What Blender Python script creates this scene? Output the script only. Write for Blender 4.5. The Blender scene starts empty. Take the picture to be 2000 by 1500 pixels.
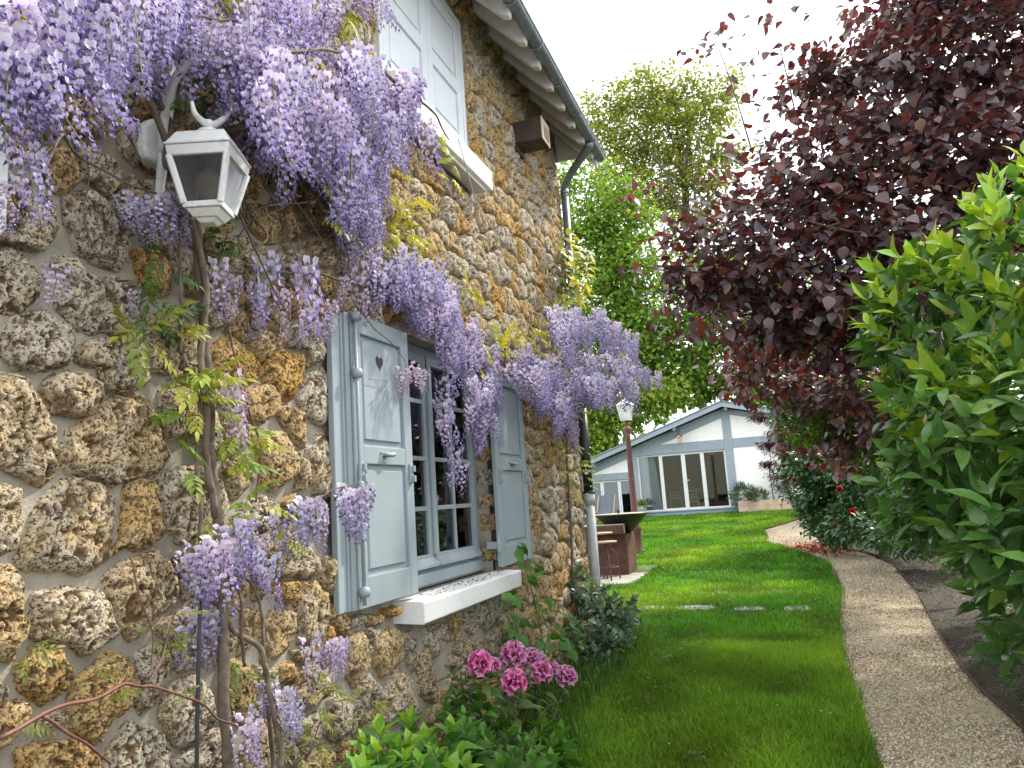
import bpy, math, random
import numpy as np
from mathutils import Matrix, Vector
random.seed(7); RNG = np.random.default_rng(7)
sc = bpy.context.scene
COL = sc.collection
R_ = math.radians

# ------------------------------------------------------------------ camera
F = 1460.0
CAM = np.array([2.0, 0.0, 1.5])
ROT = np.array([[0.939, 0.113, 0.325], [0.338, -0.123, -0.933], [-0.066, 0.986, -0.154]])  # world axes in camera space
_u, _s, _v = np.linalg.svd(ROT); ROT = _u @ _v
cd = bpy.data.cameras.new('camera'); cam = bpy.data.objects.new('camera', cd); COL.objects.link(cam)
cd.sensor_width = 36; cd.lens = F / 2000 * 36; cd.clip_start = 0.05; cd.clip_end = 800
cam.matrix_world = Matrix.Translation(CAM) @ Matrix(ROT.tolist()).to_4x4()
sc.camera = cam

# ------------------------------------------------------------------ sky, sun, exposure
SUN = np.array([0.56, 0.86, 1.0]); SUN /= np.linalg.norm(SUN)
EL = math.asin(SUN[2]); AZ = math.atan2(SUN[0], SUN[1])
w = bpy.data.worlds.new('World'); sc.world = w; w.use_nodes = True
nt = w.node_tree; nt.nodes.clear()
sky = nt.nodes.new('ShaderNodeTexSky'); sky.sky_type = 'NISHITA'; sky.sun_disc = False
sky.sun_elevation = EL; sky.sun_rotation = AZ; sky.dust_density = 4.0; sky.air_density = 1.0; sky.ozone_density = 1.0
tc = nt.nodes.new('ShaderNodeTexCoord'); ns = nt.nodes.new('ShaderNodeTexNoise'); ns.inputs['Scale'].default_value = 2.2; ns.inputs['Detail'].default_value = 6
nt.links.new(tc.outputs['Generated'], ns.inputs['Vector'])
rp = nt.nodes.new('ShaderNodeMapRange'); rp.inputs['From Min'].default_value = .3; rp.inputs['From Max'].default_value = .75
rp.inputs['To Min'].default_value = .72; rp.inputs['To Max'].default_value = 1.0
nt.links.new(ns.outputs['Fac'], rp.inputs['Value'])
mx = nt.nodes.new('ShaderNodeMix'); mx.data_type = 'RGBA'; mx.inputs['B'].default_value = (9.9, 10.2, 10.6, 1)
nt.links.new(rp.outputs[0], mx.inputs['Factor']); nt.links.new(sky.outputs[0], mx.inputs['A'])
bg = nt.nodes.new('ShaderNodeBackground'); bg.inputs['Strength'].default_value = 0.15
out = nt.nodes.new('ShaderNodeOutputWorld')
nt.links.new(mx.outputs['Result'], bg.inputs['Color']); nt.links.new(bg.outputs[0], out.inputs['Surface'])
sl = bpy.data.lights.new('sun', 'SUN'); sl.energy = 3.1; sl.angle = R_(3); sl.color = (1, .93, .82)
so = bpy.data.objects.new('sun', sl); COL.objects.link(so)
so.rotation_euler = Vector(SUN.tolist()).to_track_quat('Z', 'Y').to_euler(); so.location = (10, 15, 20)
sc.view_settings.view_transform = 'Standard'; sc.view_settings.look = 'None'
sc.view_settings.exposure = 0.85; sc.view_settings.gamma = 1; sc.view_settings.use_curve_mapping = False
sc.render.engine = 'CYCLES'; sc.cycles.use_denoising = True; sc.cycles.max_bounces = 7
sc.cycles.transparent_max_bounces = 12; sc.cycles.sample_clamp_indirect = 6; sc.cycles.caustics_reflective = False; sc.cycles.caustics_refractive = False

# ------------------------------------------------------------------ picture <-> place
def ray(px, py): return ROT @ np.array([px - 1000.0, 750.0 - py, -F])
def hit(px, py, ax, val):
    d = ray(px, py); return CAM + (val - CAM[ax]) / d[ax] * d
def W(px, py, x=0.0): return hit(px, py, 0, x)            # on the house wall (plane x)
def at(px, py, Y): return hit(px, py, 1, Y)               # on the cross plane Y
def gz(x, y):
    t = np.clip((np.asarray(y, float) - 12.5) / 14.5, 0, 1); return 0.56 * t * t * (3 - 2 * t)
def G(px, py, dz=0.0):
    z = 0.0
    for _ in range(12):
        p = hit(px, py, 2, z + dz); z = float(gz(p[0], p[1])) * .6 + z * .4
    return p
def proj(P):
    c = (np.atleast_2d(P) - CAM) @ ROT; d = np.maximum(-c[:, 2], 1e-3)
    return 1000 + F * c[:, 0] / d, 750 - F * c[:, 1] / d, -c[:, 2]

# ------------------------------------------------------------------ noise
def _h(i, j, k, s):
    n = (i * 374761393 + j * 668265263 + k * 2147483647 + s * 974711) & 0xffffffff
    n = ((n ^ (n >> 13)) * 1274126177) & 0xffffffff
    return ((n ^ (n >> 16)) & 0xffff) / 65535.0
def vnoise(P, s=0):
    P = np.asarray(P, float); I = np.floor(P).astype(np.int64); f = P - I; f = f * f * (3 - 2 * f); r = 0
    for a in (0, 1):
        for b in (0, 1):
            for c in (0, 1):
                r = r + _h(I[:, 0] + a, I[:, 1] + b, I[:, 2] + c, s) * (f[:, 0] if a else 1 - f[:, 0]) * (f[:, 1] if b else 1 - f[:, 1]) * (f[:, 2] if c else 1 - f[:, 2])
    return r

# ------------------------------------------------------------------ objects
ORG = {}
def link(o, parent=None, org=None):
    COL.objects.link(o)
    if parent is not None: o.parent = parent
    ORG[o.name] = np.zeros(3) if org is None else np.asarray(org, float)
    return o
def tag(o, label=None, cat=None, group=None, kind=None):
    for k, v in (('label', label), ('category', cat), ('group', group), ('kind', kind)):
        if v: o[k] = v
    return o
def thing(name, loc, label, cat, group=None):
    o = bpy.data.objects.new(name, None); o.empty_display_size = .2; o.location = tuple(map(float, loc)); link(o, None, loc)
    return tag(o, label, cat, group)
def mesh(name, V, Fs, mat=None, smooth=False, col=None, attrs=None):
    V = np.asarray(V, np.float32).reshape(-1, 3); m = bpy.data.meshes.new(name)
    Fs = [np.asarray(f, np.int32) for f in (Fs if isinstance(Fs, list) else [Fs]) if len(f)]
    m.vertices.add(len(V)); m.vertices.foreach_set('co', V.ravel())
    nl = sum(f.size for f in Fs); npoly = sum(len(f) for f in Fs)
    m.loops.add(nl); m.polygons.add(npoly)
    m.loops.foreach_set('vertex_index', np.concatenate([f.ravel() for f in Fs]))
    tot = np.concatenate([np.full(len(f), f.shape[1], np.int32) for f in Fs])
    m.polygons.foreach_set('loop_start', np.concatenate([[0], np.cumsum(tot)[:-1]]).astype(np.int32))
    m.polygons.foreach_set('use_smooth', np.full(npoly, bool(smooth)))
    if col is not None:
        a = m.color_attributes.new('col', 'FLOAT_COLOR', 'POINT'); c = np.ones((len(V), 4), np.float32); c[:, :3] = col
        a.data.foreach_set('color', c.ravel())
    for k, v in (attrs or {}).items():
        a = m.attributes.new(k, 'FLOAT', 'POINT'); a.data.foreach_set('value', np.broadcast_to(np.asarray(v, np.float32), (len(V),)).copy())
    m.update(calc_edges=True); m.validate()
    if mat is not None: m.materials.append(mat)
    return m
def mk(name, V, Fs, mat, parent=None, smooth=False, col=None, attrs=None, bevel=0, org=None):
    """V in world coordinates; a child is stored relative to its thing."""
    if parent is not None: base = ORG[parent.name]; rel = base
    elif org is not None: base = rel = np.asarray(org, float)
    else: base = rel = np.zeros(3)
    o = bpy.data.objects.new(name, mesh(name, np.asarray(V, float).reshape(-1, 3) - rel, Fs, mat, smooth, col, attrs))
    if parent is None and org is not None: o.location = tuple(map(float, org))
    link(o, parent, base)
    if bevel:
        b = o.modifiers.new('edge', 'BEVEL'); b.width = bevel; b.segments = 2; b.limit_method = 'ANGLE'; b.angle_limit = R_(40)
    return o

class MB:
    def __init__(s): s.v = []; s.q = []; s.t = []; s.n = 0
    def add(s, V, quads=(), tris=()):
        V = np.asarray(V, float).reshape(-1, 3)
        if len(quads): s.q.append(np.asarray(quads, np.int32).reshape(-1, 4) + s.n)
        if len(tris): s.t.append(np.asarray(tris, np.int32).reshape(-1, 3) + s.n)
        s.v.append(V); s.n += len(V); return s
    def box(s, lo, hi, M=None, c=None):
        x0, y0, z0 = lo; x1, y1, z1 = hi
        V = np.array([[x0, y0, z0], [x1, y0, z0], [x1, y1, z0], [x0, y1, z0], [x0, y0, z1], [x1, y0, z1], [x1, y1, z1], [x0, y1, z1]], float)
        if M is not None: V = V @ np.asarray(M).T
        if c is not None: V = V + np.asarray(c)
        return s.add(V, [[0, 3, 2, 1], [4, 5, 6, 7], [0, 1, 5, 4], [1, 2, 6, 5], [2, 3, 7, 6], [3, 0, 4, 7]])
    def prism(s, poly, ax, a, b):
        """poly: 2D outline (other two axes in order), convex or star-shaped, extruded along axis ax from a to b"""
        n = len(poly); P = np.asarray(poly, float); V = np.zeros((2 * n + 2, 3)); o = [i for i in range(3) if i != ax]
        V[:n, o] = P; V[n:2 * n, o] = P; V[:n, ax] = a; V[n:2 * n, ax] = b
        V[2 * n, o] = P.mean(0); V[2 * n + 1, o] = P.mean(0); V[2 * n, ax] = a; V[2 * n + 1, ax] = b
        i = np.arange(n); j = (i + 1) % n
        return s.add(V, np.c_[i, j, j + n, i + n], np.r_[np.c_[j, i, np.full(n, 2 * n)], np.c_[i + n, j + n, np.full(n, 2 * n + 1)]])
    def tube(s, P, r, k=8, cap=True):
        P = np.asarray(P, float); n = len(P); r = np.broadcast_to(np.asarray(r, float), (n,))
        T = np.gradient(P, axis=0); T /= np.linalg.norm(T, axis=1)[:, None] + 1e-9
        a = np.array([0, 0, 1.0]) if abs(T[0][2]) < .9 else np.array([1.0, 0, 0]); U = []
        u = np.cross(T[0], a); u /= np.linalg.norm(u)
        for t in T:
            u = u - t * (u @ t); u /= np.linalg.norm(u) + 1e-9; U.append(u)
        U = np.array(U); B = np.cross(T, U); th = np.arange(k) / k * 2 * np.pi
        V = P[:, None] + r[:, None, None] * (np.cos(th)[None, :, None] * U[:, None] + np.sin(th)[None, :, None] * B[:, None])
        V = V.reshape(-1, 3); q = []
        i = np.arange(k); j = (i + 1) % k
        q = np.concatenate([np.c_[a_ * k + i, a_ * k + j, (a_ + 1) * k + j, (a_ + 1) * k + i] for a_ in range(n - 1)])
        t = []
        if cap:
            V = np.r_[V, P[:1], P[-1:]]; t = np.r_[np.c_[j, i, np.full(k, n * k)], np.c_[(n - 1) * k + i, (n - 1) * k + j, np.full(k, n * k + 1)]]
        return s.add(V, q, t)
    def lathe(s, prof, c=(0, 0, 0), k=20):
        prof = np.asarray(prof, float); n = len(prof); th = np.arange(k) / k * 2 * np.pi
        V = np.stack([prof[:, None, 0] * np.cos(th), prof[:, None, 0] * np.sin(th), np.repeat(prof[:, None, 1], k, 1)], -1).reshape(-1, 3) + np.asarray(c)
        i = np.arange(k); j = (i + 1) % k
        return s.add(V, np.concatenate([np.c_[a * k + i, a * k + j, (a + 1) * k + j, (a + 1) * k + i] for a in range(n - 1)]))
    def build(s, name, mat, parent=None, smooth=False, bevel=0, org=None, col=None, attrs=None):
        return mk(name, np.concatenate(s.v), ([np.concatenate(s.q)] if s.q else []) + ([np.concatenate(s.t)] if s.t else []), mat, parent, smooth, col, attrs, bevel, org)
def smoothline(P, m=6):
    P = np.asarray(P, float)
    if len(P) < 3: return np.array([P[0] + (P[-1] - P[0]) * t for t in np.linspace(0, 1, m)])
    Q = np.r_[[2 * P[0] - P[1]], P, [2 * P[-1] - P[-2]]]; o = []
    for i in range(1, len(Q) - 2):
        for t in np.arange(m) / m:
            o.append(.5 * (2 * Q[i] + (Q[i + 1] - Q[i - 1]) * t + (2 * Q[i - 1] - 5 * Q[i] + 4 * Q[i + 1] - Q[i + 2]) * t * t + (3 * Q[i] - Q[i - 1] - 3 * Q[i + 1] + Q[i + 2]) * t ** 3))
    o.append(P[-1]); return np.array(o)

# ------------------------------------------------------------------ materials
def nodes(name):
    m = bpy.data.materials.new(name); m.use_nodes = True; t = m.node_tree
    return m, t, t.nodes['Principled BSDF']
def nn(t, typ, **kw):
    n = t.nodes.new(typ)
    for k, v in kw.items():
        if k in n.inputs: n.inputs[k].default_value = v
        else: setattr(n, k, v)
    return n
def ramp(t, fac, stops):
    r = t.nodes.new('ShaderNodeValToRGB'); e = r.color_ramp.elements
    while len(e) < len(stops): e.new(.5)
    for i, (p, c) in enumerate(stops): e[i].position = p; e[i].color = (*c, 1)
    t.links.new(fac, r.inputs[0]); return r.outputs[0]
def mixc(t, f, a, b, mode='MIX'):
    m = t.nodes.new('ShaderNodeMix'); m.data_type = 'RGBA'; m.blend_type = mode
    for k, v in (('Factor', f), ('A', a), ('B', b)):
        if isinstance(v, (int, float)): m.inputs[k].default_value = v
        elif isinstance(v, tuple): m.inputs[k].default_value = (*v, 1)
        else: t.links.new(v, m.inputs[k])
    return m.outputs['Result']
def texnoise(t, scale, detail=4, rough=.55, coord='Object'):
    tcn = t.nodes.new('ShaderNodeTexCoord'); n = nn(t, 'ShaderNodeTexNoise', Scale=scale, Detail=detail, Roughness=rough)
    t.links.new(tcn.outputs[coord], n.inputs['Vector']); return n.outputs['Fac']
def bump(t, b, h, strength=.3, dist=.01):
    n = nn(t, 'ShaderNodeBump', Strength=strength, Distance=dist); t.links.new(h, n.inputs['Height']); t.links.new(n.outputs[0], b.inputs['Normal']); return n
def simple(name, c, rough=.6, metal=0, var=.12, scale=12, bmp=.1, bscale=60, dirt=None):
    m, t, b = nodes(name); b.inputs['Roughness'].default_value = rough; b.inputs['Metallic'].default_value = metal
    f = texnoise(t, scale); c2 = tuple(max(0, x * (1 - 2 * var)) for x in c); c1 = tuple(min(1, x * (1 + var)) for x in c)
    o = ramp(t, f, [(.3, c2), (.7, c1)])
    if dirt:
        o = mixc(t, ramp(t, texnoise(t, dirt[1], 6, .7), [(.52, (0, 0, 0)), (.72, (1, 1, 1))]), o, dirt[0])
    t.links.new(o, b.inputs['Base Color'])
    if bmp: bump(t, b, texnoise(t, bscale, 5), bmp, .004)
    return m
def leafmat(name, rough=.45, trans=.3, tcol=(1.3, 1.25, .5), spec=.4, nscale=30, veins=False):
    m, t, b = nodes(name); at_ = nn(t, 'ShaderNodeAttribute', attribute_name='col')
    f = texnoise(t, nscale, 3); c = mixc(t, 1.0, at_.outputs['Color'], ramp(t, f, [(.3, (.78, .78, .78)), (.7, (1.15, 1.15, 1.15))]), 'MULTIPLY')
    t.links.new(c, b.inputs['Base Color']); b.inputs['Roughness'].default_value = rough; b.inputs['Specular IOR Level'].default_value = spec
    tr = nn(t, 'ShaderNodeBsdfTranslucent'); t.links.new(mixc(t, 1.0, c, tcol, 'MULTIPLY'), tr.inputs['Color'])
    mxs = nn(t, 'ShaderNodeMixShader', Fac=trans); t.links.new(b.outputs[0], mxs.inputs[1]); t.links.new(tr.outputs[0], mxs.inputs[2])
    t.links.new(mxs.outputs[0], t.nodes['Material Output'].inputs['Surface']); return m
def glassmat(name, tint=(.75, .8, .8), refl=.12, rough=.03):
    m, t, b = nodes(name); t.nodes.remove(b)
    tr = nn(t, 'ShaderNodeBsdfTransparent'); tr.inputs[0].default_value = (*tint, 1)
    gl = nn(t, 'ShaderNodeBsdfGlossy', Roughness=rough); gl.inputs['Color'].default_value = (.9, .93, .95, 1)
    fr = nn(t, 'ShaderNodeFresnel', IOR=1.5); ad = nn(t, 'ShaderNodeMath', operation='ADD'); t.links.new(fr.outputs[0], ad.inputs[0]); ad.inputs[1].default_value = refl * .4
    ms = nn(t, 'ShaderNodeMixShader'); t.links.new(ad.outputs[0], ms.inputs[0]); t.links.new(tr.outputs[0], ms.inputs[1]); t.links.new(gl.outputs[0], ms.inputs[2])
    t.links.new(ms.outputs[0], t.nodes['Material Output'].inputs['Surface']); return m
def stonemat():
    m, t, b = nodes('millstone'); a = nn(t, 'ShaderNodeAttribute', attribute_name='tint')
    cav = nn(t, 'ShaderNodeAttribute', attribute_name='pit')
    geo = nn(t, 'ShaderNodeNewGeometry'); 
    def nz(scale, det=5, r=.6):
        n = nn(t, 'ShaderNodeTexNoise', Scale=scale, Detail=det, Roughness=r); t.links.new(geo.outputs['Position'], n.inputs['Vector']); return n.outputs['Fac']
    big = nz(7, 3, .6); mid = nz(26, 5, .65)
    ad = nn(t, 'ShaderNodeMath', operation='ADD'); t.links.new(a.outputs['Fac'], ad.inputs[0]); t.links.new(big, ad.inputs[1])
    ad2 = nn(t, 'ShaderNodeMath', operation='MULTIPLY_ADD'); t.links.new(mid, ad2.inputs[0]); ad2.inputs[1].default_value = .8; t.links.new(ad.outputs[0], ad2.inputs[2])
    dv = nn(t, 'ShaderNodeMath', operation='MULTIPLY'); t.links.new(ad2.outputs[0], dv.inputs[0]); dv.inputs[1].default_value = .36
    c = ramp(t, dv.outputs[0], [(.14, (.40, .36, .28)), (.30, (.58, .52, .41)), (.42, (.53, .42, .26)), (.54, (.56, .39, .18)), (.66, (.58, .33, .09)), (.80, (.44, .20, .06)), (.92, (.58, .45, .28))])
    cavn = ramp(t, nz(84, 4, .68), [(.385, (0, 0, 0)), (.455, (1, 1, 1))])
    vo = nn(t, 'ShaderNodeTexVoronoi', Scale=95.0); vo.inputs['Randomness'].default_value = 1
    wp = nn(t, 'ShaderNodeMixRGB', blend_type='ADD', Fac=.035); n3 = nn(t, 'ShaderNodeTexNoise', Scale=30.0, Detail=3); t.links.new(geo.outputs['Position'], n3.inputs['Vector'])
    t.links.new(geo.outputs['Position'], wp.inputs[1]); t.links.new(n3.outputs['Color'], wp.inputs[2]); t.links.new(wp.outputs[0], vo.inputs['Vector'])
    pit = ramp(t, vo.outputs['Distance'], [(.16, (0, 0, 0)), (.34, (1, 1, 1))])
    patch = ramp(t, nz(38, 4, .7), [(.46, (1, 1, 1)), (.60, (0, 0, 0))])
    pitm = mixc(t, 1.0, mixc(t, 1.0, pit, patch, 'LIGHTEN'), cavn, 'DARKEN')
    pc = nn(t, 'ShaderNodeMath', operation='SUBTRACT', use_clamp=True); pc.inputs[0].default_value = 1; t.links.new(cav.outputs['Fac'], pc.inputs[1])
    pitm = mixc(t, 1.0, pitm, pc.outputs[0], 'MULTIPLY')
    c = mixc(t, pitm, (.15, .09, .042), c); t.links.new(c, b.inputs['Base Color']); b.inputs['Roughness'].default_value = .92; b.inputs['Specular IOR Level'].default_value = .15  # dark brown in the pits: shade inside the holes put into the colour
    fine = nz(140, 5, .7); h = mixc(t, .45, pitm, fine); bump(t, b, h, 1.0, .016); return m
M = {}
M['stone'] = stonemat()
M['mortar'] = simple('mortar', (.345, .315, .25), .95, var=.2, scale=8, bmp=.9, bscale=110, dirt=((.25, .22, .165), 16))
def paint(name, c, worn):
    m, t, b = nodes(name); tcn = nn(t, 'ShaderNodeTexCoord'); mp = nn(t, 'ShaderNodeMapping'); mp.inputs['Scale'].default_value = (60, 60, 2.2); t.links.new(tcn.outputs['Object'], mp.inputs[0])
    st = nn(t, 'ShaderNodeTexNoise', Scale=1.0, Detail=5, Roughness=.6); t.links.new(mp.outputs[0], st.inputs['Vector'])
    o = ramp(t, st.outputs['Fac'], [(.3, tuple(x * .93 for x in c)), (.7, tuple(x * 1.03 for x in c))])
    o = mixc(t, ramp(t, texnoise(t, 4, 4), [(.4, (0, 0, 0)), (.8, (.5, .5, .5))]), o, tuple(x * .8 for x in c))
    o = mixc(t, ramp(t, texnoise(t, 55, 6, .75), [(.66, (0, 0, 0)), (.70, (1, 1, 1))]), o, worn); t.links.new(o, b.inputs['Base Color'])
    t.links.new(ramp(t, st.outputs['Fac'], [(.3, (.42,) * 3), (.7, (.6,) * 3)]), b.inputs['Roughness']); bump(t, b, st.outputs['Fac'], .25, .003); return m
M['shutter'] = paint('shutter_paint', (.295, .35, .375), (.25, .27, .26))
M['whitepaint'] = paint('weathered_white_paint', (.60, .64, .67), (.45, .46, .46))
M['sill'] = simple('sill_paint', (.80, .81, .79), .6, var=.03, scale=20, bmp=.4, bscale=130)
M['white'] = simple('white_lacquer', (.72, .74, .72), .35, var=.05, scale=9, bmp=.04, dirt=((.45, .47, .40), 15))
M['soffit'] = simple('soffit_paint', (.62, .60, .55), .6, var=.08, scale=8, bmp=.12, bscale=25)
M['zinc'] = simple('zinc', (.20, .235, .26), .45, metal=.55, var=.15, scale=14, bmp=.05, dirt=((.12, .15, .17), 20))
M['castiron'] = simple('black_cast_iron', (.022, .026, .028), .4, var=.1, bmp=.05)
M['pvc'] = simple('grey_pipe', (.42, .44, .46), .45, var=.06, scale=10, bmp=.02, dirt=((.3, .3, .29), 9))
M['tile'] = simple('roof_tile', (.10, .085, .08), .8, var=.25, scale=20, bmp=.3)
M['darkwood'] = simple('dark_brown_wood', (.055, .035, .03), .7, var=.2, scale=8, bmp=.3, bscale=30)
M['palewood'] = simple('pale_wood', (.52, .38, .28), .7, var=.16, scale=5, bmp=.2, bscale=20)
M['glass'] = glassmat('window_glass'); M['lampglass'] = glassmat('smoked_glass', (.30, .285, .26), .08, .35)
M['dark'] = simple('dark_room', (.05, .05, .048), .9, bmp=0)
M['bulb'] = simple('bulb_glass', (.75, .7, .55), .3, bmp=0)
M['corten'] = simple('corten_steel', (.115, .052, .034), .75, var=.3, scale=7, bmp=.25, bscale=50, dirt=((.19, .085, .045), 9))
M['blacksteel'] = simple('black_steel', (.018, .018, .02), .4, metal=.3, bmp=.05)
M['plate'] = simple('worn_steel_plate', (.42, .39, .34), .5, metal=.2, var=.15, bmp=.05)
M['stoolwood'] = simple('stool_wood', (.36, .28, .2), .6, var=.2, bmp=.2)
M['rustiron'] = simple('rusty_brown_iron', (.13, .05, .042), .6, var=.18, scale=15, bmp=.15)
M['concrete'] = simple('concrete_slab', (.33, .315, .28), .9, var=.12, scale=6, bmp=.3, bscale=90, dirt=((.26, .25, .2), 5))
M['render'] = simple('white_render', (.88, .87, .84), .9, var=.03, scale=3, bmp=.2, bscale=60)
M['bluebeam'] = simple('blue_grey_beam', (.28, .335, .385), .6, var=.06, scale=5, bmp=.08)
M['roofpaint'] = simple('blue_grey_roof', (.27, .33, .385), .5, var=.06, scale=4, bmp=.05)
M['frame'] = simple('white_frame', (.74, .77, .77), .35, var=.03, bmp=0)
M['curtain'] = simple('blue_white_curtain', (.62, .70, .80), .8, var=.04, bmp=.05)
M['canvas'] = simple('blue_grey_canvas', (.10, .125, .15), .8, var=.1, bmp=.1)
M['red'] = simple('red_cushion', (.30, .03, .025), .8, bmp=.05)
M['grill'] = simple('pale_iron', (.6, .62, .6), .5, bmp=0)
M['bark'] = simple('bark', (.115, .09, .07), .9, var=.3, scale=16, bmp=.7, bscale=45)
M['vinebark'] = simple('vine_bark', (.15, .115, .085), .85, var=.3, scale=25, bmp=.6, bscale=70)
M['redstem'] = simple('red_brown_stem', (.16, .07, .05), .6, var=.2, scale=30, bmp=.2)
M['greenstem'] = simple('green_stem', (.14, .17, .05), .6, var=.2, bmp=.1)
M['stepstone'] = simple('mossy_slab', (.27, .28, .24), .9, var=.15, scale=9, bmp=.4, bscale=60, dirt=((.13, .17, .07), 8))
M['soil'] = simple('soil', (.036, .024, .014), .95, var=.4, scale=12, bmp=1.0, bscale=35, dirt=((.075, .05, .03), 26))
M['edging'] = simple('corten_edging', (.10, .055, .035), .85, var=.25, scale=10, bmp=.3)
M['turf'] = simple('turf', (.06, .12, .014), .95, var=.3, scale=4, bmp=.6, bscale=120)
M['leaf'] = leafmat('leaf', .5, .35); M['gloss'] = leafmat('glossy_leaf', .3, .25, spec=.5, nscale=14)
M['purple'] = leafmat('purple_leaf', .36, .28, (1.9, .65, .5), .7, nscale=22); M['far'] = leafmat('tree_leaf', .55, .42, (1.35, 1.3, .5), .25, nscale=3)
M['petal'] = leafmat('petal', .55, .30, (1.15, 1.05, 1.2), .2, nscale=60); M['grass'] = leafmat('grass_blade', .5, .4, (1.3, 1.3, .4), .25, nscale=1.2)
def gravelmat():
    m, t, b = nodes('gravel'); geo = nn(t, 'ShaderNodeNewGeometry'); v = nn(t, 'ShaderNodeTexVoronoi', Scale=95.0); t.links.new(geo.outputs['Position'], v.inputs['Vector'])
    n = nn(t, 'ShaderNodeTexNoise', Scale=2.0, Detail=5); t.links.new(geo.outputs['Position'], n.inputs['Vector'])
    c = ramp(t, v.outputs['Color'], [(.1, (.22, .17, .10)), (.5, (.40, .33, .22)), (.9, (.54, .47, .35))])
    c = mixc(t, ramp(t, n.outputs['Fac'], [(.4, (0, 0, 0)), (.75, (.55, .55, .55))]), c, (.22, .16, .10)); t.links.new(c, b.inputs['Base Color'])
    b.inputs['Roughness'].default_value = .95; bump(t, b, v.outputs['Distance'], .9, .012); return m
M['gravel'] = gravelmat()
def chipmat():
    m, t, b = nodes('gravel_chip'); at_ = nn(t, 'ShaderNodeAttribute', attribute_name='col'); t.links.new(at_.outputs['Color'], b.inputs['Base Color']); b.inputs['Roughness'].default_value = .9; return m
M['chip'] = chipmat()
def laurel():
    m = leafmat('laurel_leaf', .3, .25, spec=.5, nscale=14); t = m.node_tree; b = t.nodes['Principled BSDF']; src = b.inputs['Base Color'].links[0].from_socket
    geo = nn(t, 'ShaderNodeNewGeometry'); v = nn(t, 'ShaderNodeTexVoronoi', Scale=95.0); t.links.new(geo.outputs['Position'], v.inputs['Vector'])
    n = nn(t, 'ShaderNodeTexNoise', Scale=9.0, Detail=2); t.links.new(geo.outputs['Position'], n.inputs['Vector'])
    d = ramp(t, v.outputs['Distance'], [(.20, (1, 1, 1)), (.30, (0, 0, 0))]); k = ramp(t, n.outputs['Fac'], [(.52, (0, 0, 0)), (.60, (.75, .75, .75))])
    t.links.new(mixc(t, mixc(t, 1.0, d, k, 'MULTIPLY'), src, (.42, .40, .10)), b.inputs['Base Color']); return m
M['laurel'] = laurel()

# ------------------------------------------------------------------ leaves
def leaftmpl(n=5, wd=.36, fold=.12, curl=.25, p=.8, heart=False, across=2):
    """a leaf of length 1 along +y, with a midrib fold and a curl; local x = width, z = up"""
    V = []; F_ = []
    ys = np.linspace(0, 1, n + 1); xs = np.linspace(-1, 1, across + 1)
    for y in ys:
        ww = wd * .5 * (math.sin(math.pi * min(1, max(0, y)) ** p) if not heart else (1.05 * (1 - y) ** .55 * (1 if y > 0 else .55)))
        for x in xs: V.append((x * ww, y - (.06 * abs(x) if heart and y == 0 else 0), fold * abs(x) * ww * 2 - curl * y * y + .02 * math.sin(9 * y + 2 * x)))
    k = across + 1
    for i in range(n):
        for j in range(across): F_.append((i * k + j, i * k + j + 1, (i + 1) * k + j + 1, (i + 1) * k + j))
    return np.array(V), np.array(F_)
def basis(D, U):
    D = D / (np.linalg.norm(D, axis=1)[:, None] + 1e-9); Sd = np.cross(D, U); Sd /= np.linalg.norm(Sd, axis=1)[:, None] + 1e-9
    return np.stack([Sd, D, np.cross(Sd, D)], -1)          # columns: side, along, normal
def bulk(T, P, B, S, col):
    V, Fq = T; n = len(P)
    vv = (np.einsum('nij,kj->nki', B, V) * np.asarray(S)[:, None, None] + P[:, None]).reshape(-1, 3)
    ff = (Fq[None] + (np.arange(n) * len(V))[:, None, None]).reshape(-1, Fq.shape[1])
    return vv, ff, np.repeat(col, len(V), 0)
MC = {}
def put(name, me, parent, Mx):
    o = bpy.data.objects.new(name, me); link(o, parent, None)
    o.matrix_local = Matrix.Translation(-Vector(ORG[parent.name].tolist())) @ Mx; return o
def scatter(parent, name, T, P, D, U, S, col, mat, keep=300, shades=7, Tfar=None, bulkname=None):
    """leaves of a plant: those that show largest as parts, the rest joined"""
    P = np.asarray(P); n = len(P)
    if n == 0: return
    B = basis(np.asarray(D, float), np.asarray(U, float)); S = np.broadcast_to(np.asarray(S, float), (n,)); col = np.clip(col, .001, 1)
    px, py, d = proj(P); inside = (px > -20) & (px < 2020) & (py > -20) & (py < 1520) & (d > .3)
    score = np.where(inside, S / d, 0) * (1 - .25 * np.clip((d - d[inside].min()) / 3, 0, 1) if inside.any() else 1)
    order = np.argsort(-score); kp = order[:keep]; rest = order[keep:]
    if len(kp):
        lum = col[kp].sum(1); q = np.argsort(np.argsort(lum)) * shades // len(kp)
        for s_ in range(shades):
            idx = kp[q == s_]
            if not len(idx): continue
            me = mesh(name, T[0], T[1], mat, True, np.repeat(col[idx].mean(0)[None], len(T[0]), 0))
            for i in idx:
                Mx = np.eye(4); Mx[:3, :3] = B[i] * S[i]; Mx[:3, 3] = P[i]
                put(name, me, parent, Matrix(Mx.tolist()))
    if len(rest):
        V, f, c = bulk(Tfar or T, P[rest], B[rest], S[rest], col[rest])
        o = mk(bulkname or name, V, f, mat, parent, True, c)
        if keep: o['kind'] = 'stuff'
        return o
def rnd(n): 
    v = RNG.normal(size=(n, 3)); return v / np.linalg.norm(v, axis=1)[:, None]
def pal(n, cols, var=.2):
    c = np.array(cols); i = RNG.integers(0, len(c), n); return np.clip(c[i] * (1 + RNG.normal(0, var, (n, 1))) * (1 + RNG.normal(0, .06, (n, 3))), .002, 1)

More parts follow.
